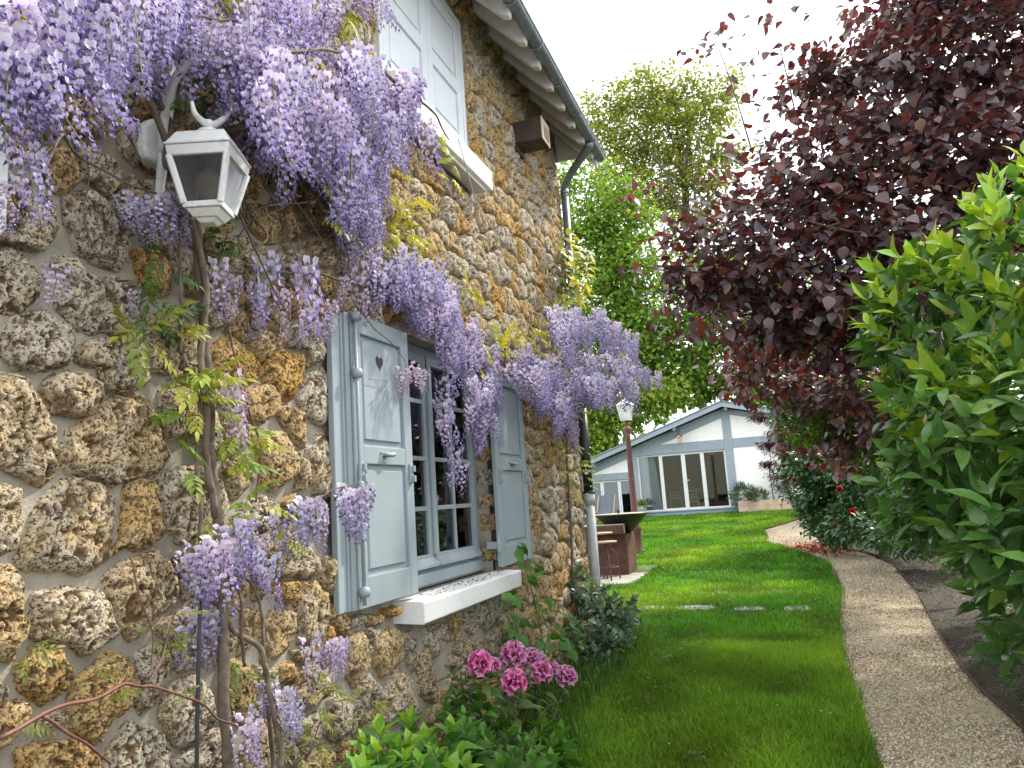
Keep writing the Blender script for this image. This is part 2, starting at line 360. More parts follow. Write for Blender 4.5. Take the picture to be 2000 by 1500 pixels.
# ================================================================== GROUND
def pxline(L): return np.array([G(*p) for p in L])
PL = pxline([(1760, 1600), (1720, 1500), (1680, 1390), (1650, 1300), (1640, 1215), (1643, 1150), (1620, 1102), (1575, 1082), (1525, 1068), (1497, 1058), (1499, 1046), (1493, 1034), (1530, 1023), (1572, 1011), (1650, 992)])
PR = pxline([(2080, 1500), (2000, 1425), (1900, 1330), (1830, 1230), (1790, 1155), (1745, 1103), (1692, 1079), (1625, 1070), (1586, 1057)])
PL = PL[np.argsort(PL[:, 1])]; PR = PR[np.argsort(PR[:, 1])]
PL[0] = [PL[0][0], 1.0, 0]; PR[0] = [PR[0][0] , 1.0, 0]
def xl(y): return np.interp(y, PL[:, 1], PL[:, 0])
def xr(y):
    r = np.interp(y, PR[:, 1], PR[:, 0]); return np.where(y > PR[-1, 1], PR[-1, 0] + (y - PR[-1, 1]) * 2.5, r)
BED = pxline([(1100, 1480), (1140, 1400), (1195, 1330), (1245, 1285), (1262, 1235), (1236, 1190)])
BED = BED[np.argsort(BED[:, 1])]
def xbed(y): return np.interp(y, BED[:, 1], BED[:, 0])
def sheet(name, ys, x0, x1, nx, dz, mat, rough=.0):
    V = []; n = nx + 1
    for y in ys:
        a, b = float(x0(y)), float(x1(y)); b = max(b, a + .01)
        for t in np.linspace(0, 1, n): V.append((a + (b - a) * t, y, 0))
    V = np.array(V); V[:, 2] = gz(V[:, 0], V[:, 1]) + dz
    if rough: V[:, 2] += rough * (vnoise(V * [3, 3, 1], 3) - .5)
    i = np.arange(len(ys) - 1)[:, None] * n + np.arange(nx)[None]; i = i.ravel()
    return tag(mk(name, V, np.c_[i, i + 1, i + n + 1, i + n], mat, smooth=True), kind='structure')
ysG = np.r_[np.arange(-6, 32, .4), 40, 60, 100, 200, 400]
sheet('ground', ysG, lambda y: -12 if y < 32 else -300, lambda y: 14 if y < 32 else 300, 40, -.03, M['soil'], .03)
lx0 = lambda y: xbed(y) if y < 8.1 else -9.0
lawn = sheet('lawn', np.arange(2.0, 28.4, .2), lx0, lambda y: xl(y) - .01, 40, .0, M['turf'])
pathtop = 27.0
path = sheet('gravel_path', np.arange(1.0, pathtop, .15), xl, lambda y: min(xr(y), 9), 12, -.018, M['gravel'], .02)
def edge(P, dz):
    P = P[P[:, 1] < 29]; L = smoothline(P, 6); L[:, 2] = gz(L[:, 0], L[:, 1]) ; d = np.gradient(L, axis=0); nrm = np.c_[-d[:, 1], d[:, 0], 0 * d[:, 0]]; nrm /= np.linalg.norm(nrm, axis=1)[:, None]
    n = len(L); V = np.concatenate([L + nrm * .003 + [0, 0, -.06], L + nrm * .003 + [0, 0, dz], L - nrm * .003 + [0, 0, dz], L - nrm * .003 + [0, 0, -.06]])
    V[n:3 * n, 2] += .012 * (vnoise(np.repeat(np.c_[L[:, :2] * 2, L[:, 2]], 2, 0)[:2 * n], 5) - .5)
    i = np.arange(n - 1); return mk('edging', V, np.concatenate([np.c_[i + k * n, i + 1 + k * n, i + 1 + (k + 1) * n, i + (k + 1) * n] for k in range(3)]), M['edging'], path)
edge(PL, .022); edge(PR, .016)

def inpoly_y(n, y0, y1, a, b, pw=1.0):
    y = y0 + (y1 - y0) * RNG.random(n) ** pw; x0 = np.array([float(a(v)) for v in y]); x1 = np.array([float(b(v)) for v in y]); return x0 + (x1 - x0) * RNG.random(n), y
def grass():
    Vs = []; Fs = []; Cs = []; off = 0
    zones = [(4.0, 7.5, 62000, .0035, .055), (7.5, 13, 56000, .006, .055), (13, 20, 34000, .011, .055), (20, 28.3, 22000, .02, .05)]
    for y0, y1, n, wd, hh in zones:
        x, y = inpoly_y(n, y0, y1, lambda v: max(lx0(v), -4.5), xl)
        keep = ~((y > 12.45) & (y < 15.3) & (x < -.5)); x, y = x[keep], y[keep]; n = len(x)
        px, py, d = proj(np.c_[x, y, gz(x, y)]); k = (px > 900) & (px < 2050) & (py < 1560); x, y = x[k], y[k]; n = len(x)
        z = gz(x, y); cl = vnoise(np.c_[x * 2.2, y * 2.2, 0 * x], 11); cl2 = vnoise(np.c_[x * .7, y * .7, 0 * x], 12)
        h = hh * (.6 + .9 * cl) * RNG.uniform(.6, 1.5, n); a = RNG.random(n) * 6.283; le = RNG.uniform(.15, .95, n) * h
        dx, dy = np.cos(a), np.sin(a); wa = RNG.random(n) * 6.283; wx, wy = np.cos(wa) * wd, np.sin(wa) * wd
        p = np.c_[x, y, z]; mid = p + np.c_[dx * le * .35, dy * le * .35, h * .62]; tip = p + np.c_[dx * le, dy * le, h]
        wv = np.c_[wx, wy, 0 * wx]
        V = np.stack([p - wv, p + wv, mid + wv * .8, mid - wv * .8, tip], 1)
        base = np.array([.112, .272, .020])[None] * (.55 + .75 * cl[:, None]) * (.8 + .4 * cl2[:, None]) * RNG.uniform(.75, 1.3, (n, 1))
        base[:, 0] *= 1 + .9 * (cl2 - .4); yel = RNG.random(n) < .05; base[yel] = [.22, .20, .07]
        i = np.arange(n)[:, None] * 5 + off; Fs.append(np.concatenate([i + [[0, 1, 2, 3]]])); 
        Vs.append(V.reshape(-1, 3)); Cs.append(np.repeat(base, 5, 0)); off += n * 5
    V = np.concatenate(Vs); q = np.concatenate(Fs); t = np.c_[q[:, 3], q[:, 2], q[:, 0] + 4]
    tag(mk('grass', V, [q, t], M['grass'], col=np.concatenate(Cs)), 'short bright green lawn grass between the house and the path', 'grass', kind='stuff')
grass()
def chips():
    n = 42000; x, y = inpoly_y(n, 4.2, 20, xl, xr, 1.7); s = RNG.uniform(.0035, .009, n) * (1 + .04 * y)
    O = np.array([[1, 0, 0], [-1, 0, 0], [0, 1, 0], [0, -1, 0], [0, 0, .6], [0, 0, -.6]], float); T = np.array([[0, 2, 4], [2, 1, 4], [1, 3, 4], [3, 0, 4], [2, 0, 5], [1, 2, 5], [3, 1, 5], [0, 3, 5]])
    B = basis(rnd(n), rnd(n)); c = pal(n, [(.52, .44, .31), (.62, .54, .40), (.42, .34, .22), (.28, .21, .13), (.66, .60, .47)], .12)
    V, f, cc = bulk((O, T), np.c_[x, y, gz(x, y) - .014], B, s, c)
    tag(mk('gravel', V, f, M['chip'], col=cc), 'loose beige gravel chips scattered over the winding path', 'gravel', kind='stuff')
chips()
def litter():
    n = 7000; x, y = inpoly_y(n, 3.5, 17, xr, lambda v: xr(v) + 1.6); T = leaftmpl(2, .5, .1, .1)
    c = pal(n, [(.13, .085, .045), (.20, .14, .08), (.07, .04, .025), (.30, .25, .17), (.05, .09, .02)], .25)
    V, f, cc = bulk(T, np.c_[x, y, gz(x, y) - .018 + RNG.random(n) * .035], basis(rnd(n) * [1, 1, .35], np.c_[RNG.normal(0, .4, (n, 2)), np.ones(n)]), RNG.uniform(.012, .045, n), c)
    tag(mk('dead_leaves', V, f, M['leaf'], col=cc), 'dry brown leaves lying on the bare soil under the hedge', 'leaves', kind='stuff')
    n = 150; x, y = inpoly_y(n, 4.3, 17, xl, xr)
    V, f, cc = bulk(leaftmpl(2, .3, .1, .1), np.c_[x, y, gz(x, y) - .006], basis(rnd(n) * [1, 1, .2], np.c_[RNG.normal(0, .3, (n, 2)), np.ones(n)]), RNG.uniform(.02, .06, n), pal(n, [(.10, .06, .04), (.2, .12, .07)]))
    tag(mk('twig_litter', V, f, M['leaf'], col=cc), 'small dark twigs and leaf scraps lying on the gravel', 'leaves', kind='stuff')
litter()
def petals():
    n = 520; c0 = G(1590, 1071); L = []
    for i in range(n):
        px = 1525 + 150 * RNG.beta(2, 2.2); py = 1072 + RNG.normal(0, 5.5) + (px - 1590) * .03; L.append(G(px, py))
    P = np.array(L); P[:, 2] += RNG.random(n) * .03
    V, f, cc = bulk(leaftmpl(3, .8, .3, .3), P, basis(rnd(n) * [1, 1, .4], np.c_[RNG.normal(0, .5, (n, 2)), np.ones(n)]), RNG.uniform(.03, .065, n), pal(n, [(.40, .03, .035), (.50, .07, .08), (.24, .02, .025), (.30, .10, .06)], .2))
    tag(mk('fallen_petals', V, f, M['petal'], col=cc), 'red camellia petals swept into a heap on the gravel path', 'petals', kind='stuff')
    n = 260; P = np.array([G(1270 + 330 * RNG.random(), 1015 + 170 * RNG.random() ** 1.6) for _ in range(n)]); P = np.r_[P, [G(1608, 1413), G(1625, 1417), G(1605, 1412), G(1520, 1400), G(1360, 1330)]]; n = len(P)
    P[:, 2] += .075; k = P[:, 0] < np.array([float(xl(v)) for v in P[:, 1]]); P = P[k]; n = len(P)
    V, f, cc = bulk(leaftmpl(2, 1.0, .1, .05), P - [0, .012, 0], basis(np.tile([[0, 1., 0]], (n, 1)), np.tile([[0, 0, 1.]], (n, 1)) + RNG.normal(0, .2, (n, 3))), RNG.uniform(.014, .026, n), np.full((n, 3), .8))
    tag(mk('daisies', V, f, M['petal'], col=cc), 'tiny white daisies dotted over the sunlit lawn', 'daisies', kind='stuff')
petals()
for k, (px, py, w_, d_) in enumerate([(1357, 1191, .5, .32), (1464, 1192, .36, .3), (1560, 1192, .3, .36), (1275, 1191, .34, .3)]):
    p = G(px, py); 
    n = 14; th = np.arange(n) / n * 6.283; pol = np.c_[p[0] + w_ * .5 * np.sign(np.cos(th)) * np.abs(np.cos(th)) ** .5, p[1] + d_ * .5 * np.sign(np.sin(th)) * np.abs(np.sin(th)) ** .5] + RNG.normal(0, .012, (n, 2))
    o = MB().prism(pol, 2, p[2] - .03, p[2] + .030).build('stepping_stone', M['stepstone'], bevel=.008, org=p)
    tag(o, ['grey stepping stone in the lawn, second from the house bed', 'grey stepping stone in the lawn, third from the house bed', 'pale stepping stone in the lawn next to the path edging', 'grey stepping stone in the lawn nearest the house bed'][k], 'stepping stone', 'stepping stones across the lawn')

# ================================================================== STONE HOUSE
house = thing('stone_house', (0, 4, 0), 'ochre millstone house with grey shutters and wisteria along its wall', 'house')
YE, ZE, Y0 = 7.72, 5.62, -1.2
OPEN = [(3.74, 5.16, 1.0, 2.53), (3.72, 5.09, 4.10, 5.30)]
def wall():
    ys = np.unique(np.round(np.r_[np.arange(Y0, YE, .05), YE, [o[0] for o in OPEN], [o[1] for o in OPEN]], 4))
    zs = np.unique(np.round(np.r_[np.arange(-.1, ZE, .05), ZE, [o[2] for o in OPEN], [o[3] for o in OPEN]], 4))
    Yg, Zg = np.meshgrid(ys, zs, indexing='ij'); P = np.c_[0 * Yg.ravel(), Yg.ravel(), Zg.ravel()]
    P[:, 0] = -.022 + .016 * (vnoise(P * 9, 1) - .5) + .012 * (vnoise(P * 3, 2) - .5)
    n = len(zs); i = (np.arange(len(ys) - 1)[:, None] * n + np.arange(n - 1)[None]).ravel(); q = np.c_[i, i + n, i + n + 1, i + 1]
    c = P[q].mean(1); k = np.ones(len(q), bool)
    for a, b, e, f in OPEN: k &= ~((c[:, 1] > a) & (c[:, 1] < b) & (c[:, 2] > e) & (c[:, 2] < f))
    mk('wall', P, q[k], M['mortar'], house, True)
    b = MB(); b.box((-6, Y0, -.1), (-.34, YE - .34, .1)); b.box((-6, YE - .33, -.1), (-.03, YE - .005, ZE)); b.box((-6, Y0, -.1), (-.03, Y0 + .3, ZE))
    for a, c_, e, f in OPEN:
        D = -.30
        b.box((D, a - .02, e - .02), (-.035, a, f + .02)); b.box((D, c_, e - .02), (-.035, c_ + .02, f + .02)); b.box((D, a, f), (-.035, c_, f + .02)); b.box((D, a, e - .02), (-.035, c_, e))
    b.build('masonry_core', M['mortar'], house)
wall()
S3, S4, S1, S6 = (0, 450, 2.727), (0, 950, 2.727), (0, 0, 3.0), (600, 1000, 2.857)
TR = {S3: ['0,110 90,105 180,150 235,270 225,370 120,430 0,425', '330,140 420,130 470,200 560,260 640,240 770,260 780,460 690,530 520,550 420,470 350,400 390,250 300,190',
  '425,0 680,0 700,110 660,205 560,170 430,100', '0,0 320,0 325,40 240,105 100,75 0,70', '60,560 130,440 260,430 400,500 415,640 370,710 230,745 110,710 55,640',
  '440,650 520,590 640,575 780,640 810,720 800,820 720,850 600,850 560,740 460,690', '265,850 300,790 420,740 540,820 550,920 480,980 400,985 320,950',
  '-90,760 140,770 230,930 310,1060 310,1280 240,1360 170,1290 -60,1210', '360,1180 420,1060 540,960 640,890 800,880 850,1010 900,1120 930,1200 850,1290 640,1340 560,1310 400,1280',
  '890,850 1030,830 1080,950 1080,1080 950,1110 890,1030', '810,430 960,420 1080,500 1080,640 960,760 850,740 830,600', '750,100 880,110 925,230 930,330 850,350 780,260',
  '1220,60 1300,20 1420,80 1400,240 1330,290 1230,180', '1120,640 1260,570 1350,650 1410,740 1380,800 1280,820 1160,760', '1360,580 1420,540 1540,560 1540,590 1460,640 1420,695 1370,650',
  '1430,720 1530,640 1636,660 1636,760 1580,900 1500,870 1440,800', '1280,870 1440,820 1480,880 1480,950 1400,1030 1300,990', '1410,1110 1530,1060 1600,1180 1600,1300 1480,1370 1420,1340',
  '1500,960 1560,930 1636,960 1636,1170 1590,1100', '1200,1290 1260,1180 1360,1200 1370,1330 1270,1420', '950,700 1080,690 1120,800 1060,820 940,790'],
 S4: ['-60,0 100,0 105,90 125,190 80,330 -60,400', '240,130 320,20 360,-30 560,-40 620,60 645,230 620,370 480,460 380,430 230,440 150,400 160,290 200,230', '710,20 750,-40 830,-40 860,120 905,260 820,320 700,330 640,350 690,230',
  '880,-60 1060,-100 1200,-20 1220,100 1190,190 1060,270 990,290 930,230 900,130', '-60,440 120,430 155,530 140,640 180,770 100,910 -60,910', '260,580 420,545 550,560 600,660 660,780 560,840 470,890 380,830 230,815 230,700',
  '620,470 720,400 870,340 940,420 980,560 920,640 800,770 740,810 660,700 630,580', '130,950 240,870 340,870 400,980 380,1090 270,1160 180,1110 130,1030', '440,1060 560,950 640,880 710,920 740,1060 720,1180 600,1240 540,1370 430,1280 420,1150',
  '-60,1000 50,1080 50,1150 -60,1220', '-60,1240 60,1150 180,1160 190,1240 90,1350 -60,1450', '770,900 860,840 940,900 930,1000 880,1060 870,1170 800,1200 750,1130', '910,1160 950,1060 1060,1010 1140,1090 1160,1260 1050,1360 980,1370 900,1250',
  '160,1420 230,1370 420,1360 540,1420 560,1540 160,1560', '620,1440 700,1290 780,1260 900,1330 930,1420 910,1550 620,1550', '230,1240 380,1190 390,1260 300,1300', '1280,180 1330,80 1440,50 1510,120 1500,190 1400,240', '1520,80 1580,35 1610,100 1600,170 1540,160',
  '1640,60 1740,70 1760,200 1700,260', '1420,800 1480,670 1570,660 1580,750 1540,880 1430,950', '1610,640 1640,510 1720,540 1755,700 1720,820 1620,840', '1500,520 1600,500 1610,590 1570,620 1500,600', '1320,660 1400,640 1420,720 1370,850 1300,900',
  '1220,920 1340,940 1370,1100 1310,1280 1230,1160', '1490,970 1560,925 1600,990 1590,1060 1500,1040'],
 S1: ['0,640 180,600 250,760 240,860 120,900 0,900', '230,690 560,540 660,640 640,800 480,770 330,790', '260,900 330,830 420,870 510,1040 420,1130 330,1100', '460,840 560,830 720,960 750,1060 680,1150 540,1030',
  '140,1110 250,1090 350,1200 360,1340 280,1460 120,1380', '420,1150 540,1110 640,1180 740,1340 700,1440 560,1420 430,1300', '690,520 800,500 830,600 740,640', '740,700 880,720 900,850 830,960 740,860', '1460,1180 1640,1200 1660,1330 1600,1430 1500,1320'],
 S6: ['250,700 330,670 360,760 350,880 290,970 250,900', '390,740 480,640 545,680 540,830 440,915 395,830', '560,680 600,665 625,750 620,900 580,830', '310,980 370,905 440,1000 430,1060 340,1090', '450,1060 530,870 595,930 600,1010 660,1120 640,1180 520,1170 450,1180',
  '640,830 690,770 730,980 720,1060 650,1020', '690,650 800,620 790,720 730,810 690,740', '825,700 880,650 900,720 860,800 830,770', '890,640 960,590 960,650 920,690', '930,740 990,690 1010,760 960,800', '110,250 190,240 195,450 170,470 110,400',
  '0,400 60,380 110,450 120,610 60,660 0,660', '130,520 220,510 240,600 250,700 190,680', '260,590 330,570 330,620 270,650', '360,580 420,570 430,620 370,640', '440,540 515,520 510,570 450,590']}
def stones():
    cs = .01; y0, z0 = -.2, -.1; ny, nz = int((YE - y0) / cs) + 1, int((ZE - z0) / cs) + 1
    lab = np.full((ny, nz), -1, int); YY, ZZ = np.meshgrid(y0 + np.arange(ny) * cs, z0 + np.arange(nz) * cs, indexing='ij')
    polys = []
    for (ox, oy, s), L in TR.items():
        for p in L:
            Q = np.array([W(ox + float(a.split(',')[0]) / s, oy + float(a.split(',')[1]) / s, .02)[1:] for a in p.split()])
            polys.append(Q)
    for a, b, e, f in [(3.70, 5.20, .98, 2.56), (3.66, 5.2, .87, 1.02), (3.68, 5.13, 4.06, 5.33), (3.6, 5.22, 3.83, 4.06), (3.06, 3.76, 1.08, 2.44), (5.1, 5.7, 1.08, 2.44)]:
        lab[(YY > a) & (YY < b) & (ZZ > e) & (ZZ < f)] = -2
    lab[(YY > 7.66) & (YY < 7.80)] = -2
    def inside(Q, A, B):
        r = np.zeros(A.shape, bool); n = len(Q)
        for i in range(n):
            a, b = Q[i], Q[(i + 1) % n]; c = (a[1] > B) != (b[1] > B); r ^= c & (A < (b[0] - a[0]) * (B - a[1]) / (b[1] - a[1] + 1e-12) + a[0])
        return r
    out = []; A0 = 64; th = np.arange(A0) / A0 * 2 * np.pi
    for i, Q in enumerate(polys):
        c = (Q.min(0) + Q.max(0)) / 2
        if c[0] < -.1 or c[1] < -.1 or c[0] > YE: continue
        a0 = np.maximum(0, ((Q.min(0) - .05 - [y0, z0]) / cs).astype(int)); a1 = ((Q.max(0) + .05 - [y0, z0]) / cs).astype(int)
        sl_ = (slice(a0[0], a1[0]), slice(a0[1], a1[1])); ins = inside(Q, YY[sl_], ZZ[sl_])
        if lab[sl_][ins].size == 0 or (lab[sl_][ins] == -2).mean() > .3: continue
        ctr = np.array([YY[sl_][ins].mean(), ZZ[sl_][ins].mean()]); lab[sl_][ins & (lab[sl_] == -1)] = 10000 + i
        rs = np.arange(.005, .5, .004); PY = ctr[0] + rs[None] * np.cos(th)[:, None]; PZ = ctr[1] + rs[None] * np.sin(th)[:, None]; ii = inside(Q, PY, PZ)
        r = np.array([rs[np.argmin(row)] if not row.all() else rs[-1] for row in ii]); out.append((ctr, r * 1.08, True))
    # the other stones: loose rows of seeds with jitter
    seeds = []; z = .02; row = 0
    while z < ZE + .1:
        y = -.1 + RNG.random() * .2
        while y < YE:
            p = np.array([y, z + RNG.normal(0, .035)]); i, j = int((p[0] - y0) / cs), int((p[1] - z0) / cs)
            if 0 <= i < ny and 0 <= j < nz and lab[i, j] == -1 and y > 0.1: seeds.append(p)
            y += RNG.choice([.15, .20, .25, .30], p=[.25, .35, .28, .12]) + RNG.normal(0, .02)
        z += .185; row += 1
    seeds = np.array(seeds)
    free = np.argwhere(lab == -1); free = free[YY[free[:, 0], 0] > 0]; FP = np.c_[YY[free[:, 0], 0], ZZ[0, free[:, 1]]]
    wv = np.c_[FP * 6, np.zeros(len(FP))]; FPw = FP + .045 * (np.c_[vnoise(wv, 21), vnoise(wv, 22)] - .5) * 2
    best = np.full(len(FP), 9.); bi = np.zeros(len(FP), int); sec = np.full(len(FP), 9.)
    o = np.argsort(seeds[:, 0]); seeds = seeds[o]; sw = RNG.uniform(-.03, .03, len(seeds))
    for k, s_ in enumerate(seeds):
        m_ = np.abs(FPw[:, 0] - s_[0]) < .42
        idx = np.flatnonzero(m_ & (np.abs(FPw[:, 1] - s_[1]) < .42))
        d = np.hypot(FPw[idx, 0] - s_[0], (FPw[idx, 1] - s_[1]) * 1.12) + sw[k]
        cl = d < best[idx]; sec[idx] = np.where(cl, best[idx], np.minimum(sec[idx], d)); best[idx] = np.where(cl, d, best[idx]); bi[idx] = np.where(cl, k, bi[idx])
    gap = np.where(FP[:, 0] < 3.2, .024, .012); ok = (sec - best) > gap
    occ = lab != -1; dil = occ.copy()
    for dx in range(-2, 3):
        for dz in range(-2, 3): dil |= np.roll(np.roll(occ, dx, 0), dz, 1)
    ok &= ~dil[free[:, 0], free[:, 1]]
    L2 = np.full(lab.shape, -1, int); L2[free[ok, 0], free[ok, 1]] = bi[ok]
    for k in range(len(seeds)):
        g = free[(bi == k) & ok]
        if len(g) < 55: continue
        ctr = np.array([y0 + g[:, 0].mean() * cs, z0 + g[:, 1].mean() * cs]); rs = np.arange(.004, .4, .004)
        I = np.clip(((ctr[0] + rs[None] * np.cos(th)[:, None] - y0) / cs + .5).astype(int), 0, ny - 1); J = np.clip(((ctr[1] + rs[None] * np.sin(th)[:, None] - z0) / cs + .5).astype(int), 0, nz - 1)
        own = L2[I, J] == k; r = np.array([rs[np.argmin(q)] if not q.all() else rs[-1] for q in own])
        if r.mean() < .03: continue
        r = np.minimum(r, (np.roll(r, 1) + np.roll(r, -1)) * .5 + .02); r = (np.roll(r, 1) + 2 * r + np.roll(r, -1)) / 4; out.append((ctr, np.maximum(r, .02), False))
    # build them
    info = []
    for ctr, r, tr in out:
        p = np.array([0, ctr[0], ctr[1]]); px, py, d = proj(p); vis = d[0] > .2 and -150 < px[0] < 1250 and -200 < py[0] < 1700
        info.append(F * r.mean() * 2 / d[0] if vis else 0)
    order = np.argsort(-np.array(info)); allV = []; metas = []; off = 0
    for rank, k in enumerate(order):
        ctr, r, tr = out[k]; s = info[k]; A, K = (112, 32) if s > 110 else (64, 15) if s > 60 else (36, 8) if s > 25 else (20, 5)
        t = np.arange(A) / A * 2 * np.pi; rr = np.interp(t, np.r_[th, 2 * np.pi], np.r_[r, r[0]])
        rg = 1 - (1 - np.arange(1, K + 1) / K) ** 1.25
        hh = RNG.uniform(.026, .048); px_ = RNG.uniform(4, 8)
        prof = (1 - rg ** px_) ** .5; prof[-1] = 0
        Y = ctr[0] + rg[:, None] * rr[None] * np.cos(t); Z = ctr[1] + rg[:, None] * rr[None] * np.sin(t); X = np.broadcast_to((-.035 + (hh + .03) * prof)[:, None], Y.shape)
        V = np.r_[np.stack([X, Y, Z], -1).reshape(-1, 3), [[hh - .005, ctr[0], ctr[1]]]]
        i = np.arange(A); j = (i + 1) % A
        q = np.concatenate([np.c_[a * A + i, a * A + j, (a + 1) * A + j, (a + 1) * A + i] for a in range(K - 1)]); tt = np.c_[i + 0, np.full(A, K * A), j][:, [1, 0, 2]]
        allV.append(V); metas.append((off, len(V), q, tt, np.r_[np.repeat(rg, A), 0], RNG.uniform(-.18, .50) if RNG.random() < .80 else RNG.uniform(.45, .85), ctr, s)); off += len(V)
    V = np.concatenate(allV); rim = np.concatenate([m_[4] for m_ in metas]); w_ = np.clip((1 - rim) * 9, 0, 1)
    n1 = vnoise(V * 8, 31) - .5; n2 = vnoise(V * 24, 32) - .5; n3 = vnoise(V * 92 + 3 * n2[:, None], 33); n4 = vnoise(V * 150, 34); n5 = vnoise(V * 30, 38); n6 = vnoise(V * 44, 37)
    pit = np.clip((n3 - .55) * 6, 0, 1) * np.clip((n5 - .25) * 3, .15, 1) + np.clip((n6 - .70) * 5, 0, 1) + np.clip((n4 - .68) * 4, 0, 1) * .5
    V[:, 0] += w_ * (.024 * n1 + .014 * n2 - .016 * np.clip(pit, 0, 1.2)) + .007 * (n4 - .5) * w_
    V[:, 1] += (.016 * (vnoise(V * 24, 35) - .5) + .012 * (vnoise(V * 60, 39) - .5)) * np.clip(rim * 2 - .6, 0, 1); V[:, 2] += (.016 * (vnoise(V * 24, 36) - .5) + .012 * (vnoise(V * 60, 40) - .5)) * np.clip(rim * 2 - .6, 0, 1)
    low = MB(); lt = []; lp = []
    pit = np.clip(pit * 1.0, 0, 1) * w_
    for rank, (o_, n, q, tt, _, tint, ctr, s) in enumerate(metas):
        v = V[o_:o_ + n]
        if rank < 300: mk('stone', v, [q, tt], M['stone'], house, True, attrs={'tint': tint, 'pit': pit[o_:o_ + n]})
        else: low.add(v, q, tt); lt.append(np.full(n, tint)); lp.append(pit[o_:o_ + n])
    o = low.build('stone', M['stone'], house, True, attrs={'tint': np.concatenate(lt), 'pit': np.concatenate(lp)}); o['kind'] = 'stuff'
    print('stones', len(out), 'verts', len(V))
stones()
# squared stones on the reveal of the lower window and at the far corner
def blockstone(name, lo, hi, tint, amp=.012):
    lo, hi = np.array(lo, float), np.array(hi, float); c = (lo + hi) / 2; n = 9; g = np.linspace(-1, 1, n); V = []; Q = []; off = 0
    for ax in range(3):
        for sg in (-1, 1):
            a, b = np.meshgrid(g, g, indexing='ij'); P = np.zeros((n * n, 3)); oo = [i for i in range(3) if i != ax]; P[:, ax] = sg; P[:, oo[0]] = a.ravel(); P[:, oo[1]] = b.ravel()
            i = (np.arange(n - 1)[:, None] * n + np.arange(n - 1)).ravel(); q = np.c_[i, i + 1, i + n + 1, i + n] + off
            if (sg > 0) == (ax == 1): q = q[:, ::-1]
            V.append(P); Q.append(q); off += n * n
    P = np.concatenate(V); L = np.linalg.norm(P, axis=1)[:, None]; P = P * (.5 + .5 * (np.abs(P) ** 6).sum(1)[:, None] ** (-1 / 6)); P = P * (hi - lo) / 2 + c
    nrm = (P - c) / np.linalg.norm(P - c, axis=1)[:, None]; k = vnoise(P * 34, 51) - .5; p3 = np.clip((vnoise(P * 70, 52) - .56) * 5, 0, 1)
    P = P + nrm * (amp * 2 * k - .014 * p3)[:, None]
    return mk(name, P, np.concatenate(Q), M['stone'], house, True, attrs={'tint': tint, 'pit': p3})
for z, h, t in [(1.08, .10, .3), (1.30, .12, .45), (1.46, .10, .35), (1.62, .12, -.05), (1.80, .19, .5), (2.04, .17, .3), (2.25, .17, .4), (2.42, .12, .2)]:
    blockstone('quoin_stone', (-.115, 5.145, z), (.012, 5.24, z + h), t)
z = .0
while z < 5.5:
    h = RNG.uniform(.17, .28); a = RNG.uniform(.12, .26); blockstone('quoin_stone', (-.12, YE - a, z + .012), (.018 + RNG.uniform(0, .015), YE + .02, z + h), RNG.uniform(-.05, .6), .016); z += h
sbx = MB()
for k in range(3): sbx.box((-.2, 3.8 + .45 * k, 2.535), (-.03, 4.22 + .45 * k, 2.66))
sbx.build('lintel', M['mortar'], house)

# ---- lower window
def framebox(b, x0, x1, y0, y1, z0, z1, t, tb=None):
    tb = tb or t; b.box((x0, y0, z0), (x1, y0 + t, z1)); b.box((x0, y1 - t, z0), (x1, y1, z1)); b.box((x0, y0 + t, z0), (x1, y1 - t, z0 + tb)); b.box((x0, y0 + t, z1 - t), (x1, y1 - t, z1))
wf = MB(); framebox(wf, -.205, -.125, 3.742, 5.152, 1.045, 2.528, .05, .07); win = wf.build('window', M['shutter'], house, bevel=.004)
ap = MB(); ap.prism([(-.2, 1.012), (-.115, 1.012), (-.095, 1.03), (-.1, 1.095), (-.13, 1.108), (-.2, 1.108)], 1, 3.744, 5.15); ap.build('sill_rail', M['shutter'], win, bevel=.003)
for k, (a, b_) in enumerate([(3.79, 4.375), (4.385, 5.10)]):
    s_ = MB(); framebox(s_, -.165, -.112 if k else -.118, a, b_, 1.118, 2.475, .058, .085)
    s_.build('sash', M['shutter'], win, bevel=.004)
    m_ = MB(); mid = (a + b_) / 2; m_.box((-.152, mid - .014, 1.203), (-.122, mid + .014, 2.417))
    rows = [1.203, 1.487, 1.80, 2.165, 2.417]
    for z in rows[1:4]:
        m_.box((-.153, a + .058, z - .014), (-.123, mid - .0145, z + .014)); m_.box((-.153, mid + .0145, z - .014), (-.123, b_ - .058, z + .014))
    m_.build('glazing_bar', M['shutter'], win, bevel=.003)
    for i in range(4):
        for u0, u1 in ((a + .058, mid - .014), (mid + .014, b_ - .058)):
            MB().box((-.142, u0, rows[i] + (.0145 if i else 0)), (-.138, u1, rows[i + 1] - .0145)).build('pane', M['glass'], win)
cr = MB(); cr.prism([(-.165, 1.118), (-.10, 1.118), (-.085, 1.135), (-.10, 1.165), (-.13, 1.17)], 1, 4.36, 4.40); cr.tube([(-.108, 4.38, 1.2), (-.108, 4.38, 2.4)], .021, 8); cr.build('mullion', M['shutter'], win, bevel=.003)
dr = MB(); dr.prism([(-.113, 1.125), (-.085, 1.125), (-.085, 1.14), (-.113, 1.185)], 1, 3.80, 4.358); dr.prism([(-.111, 1.125), (-.083, 1.125), (-.083, 1.14), (-.111, 1.185)], 1, 4.402, 5.09); dr.build('drip_rail', M['shutter'], win, bevel=.003)
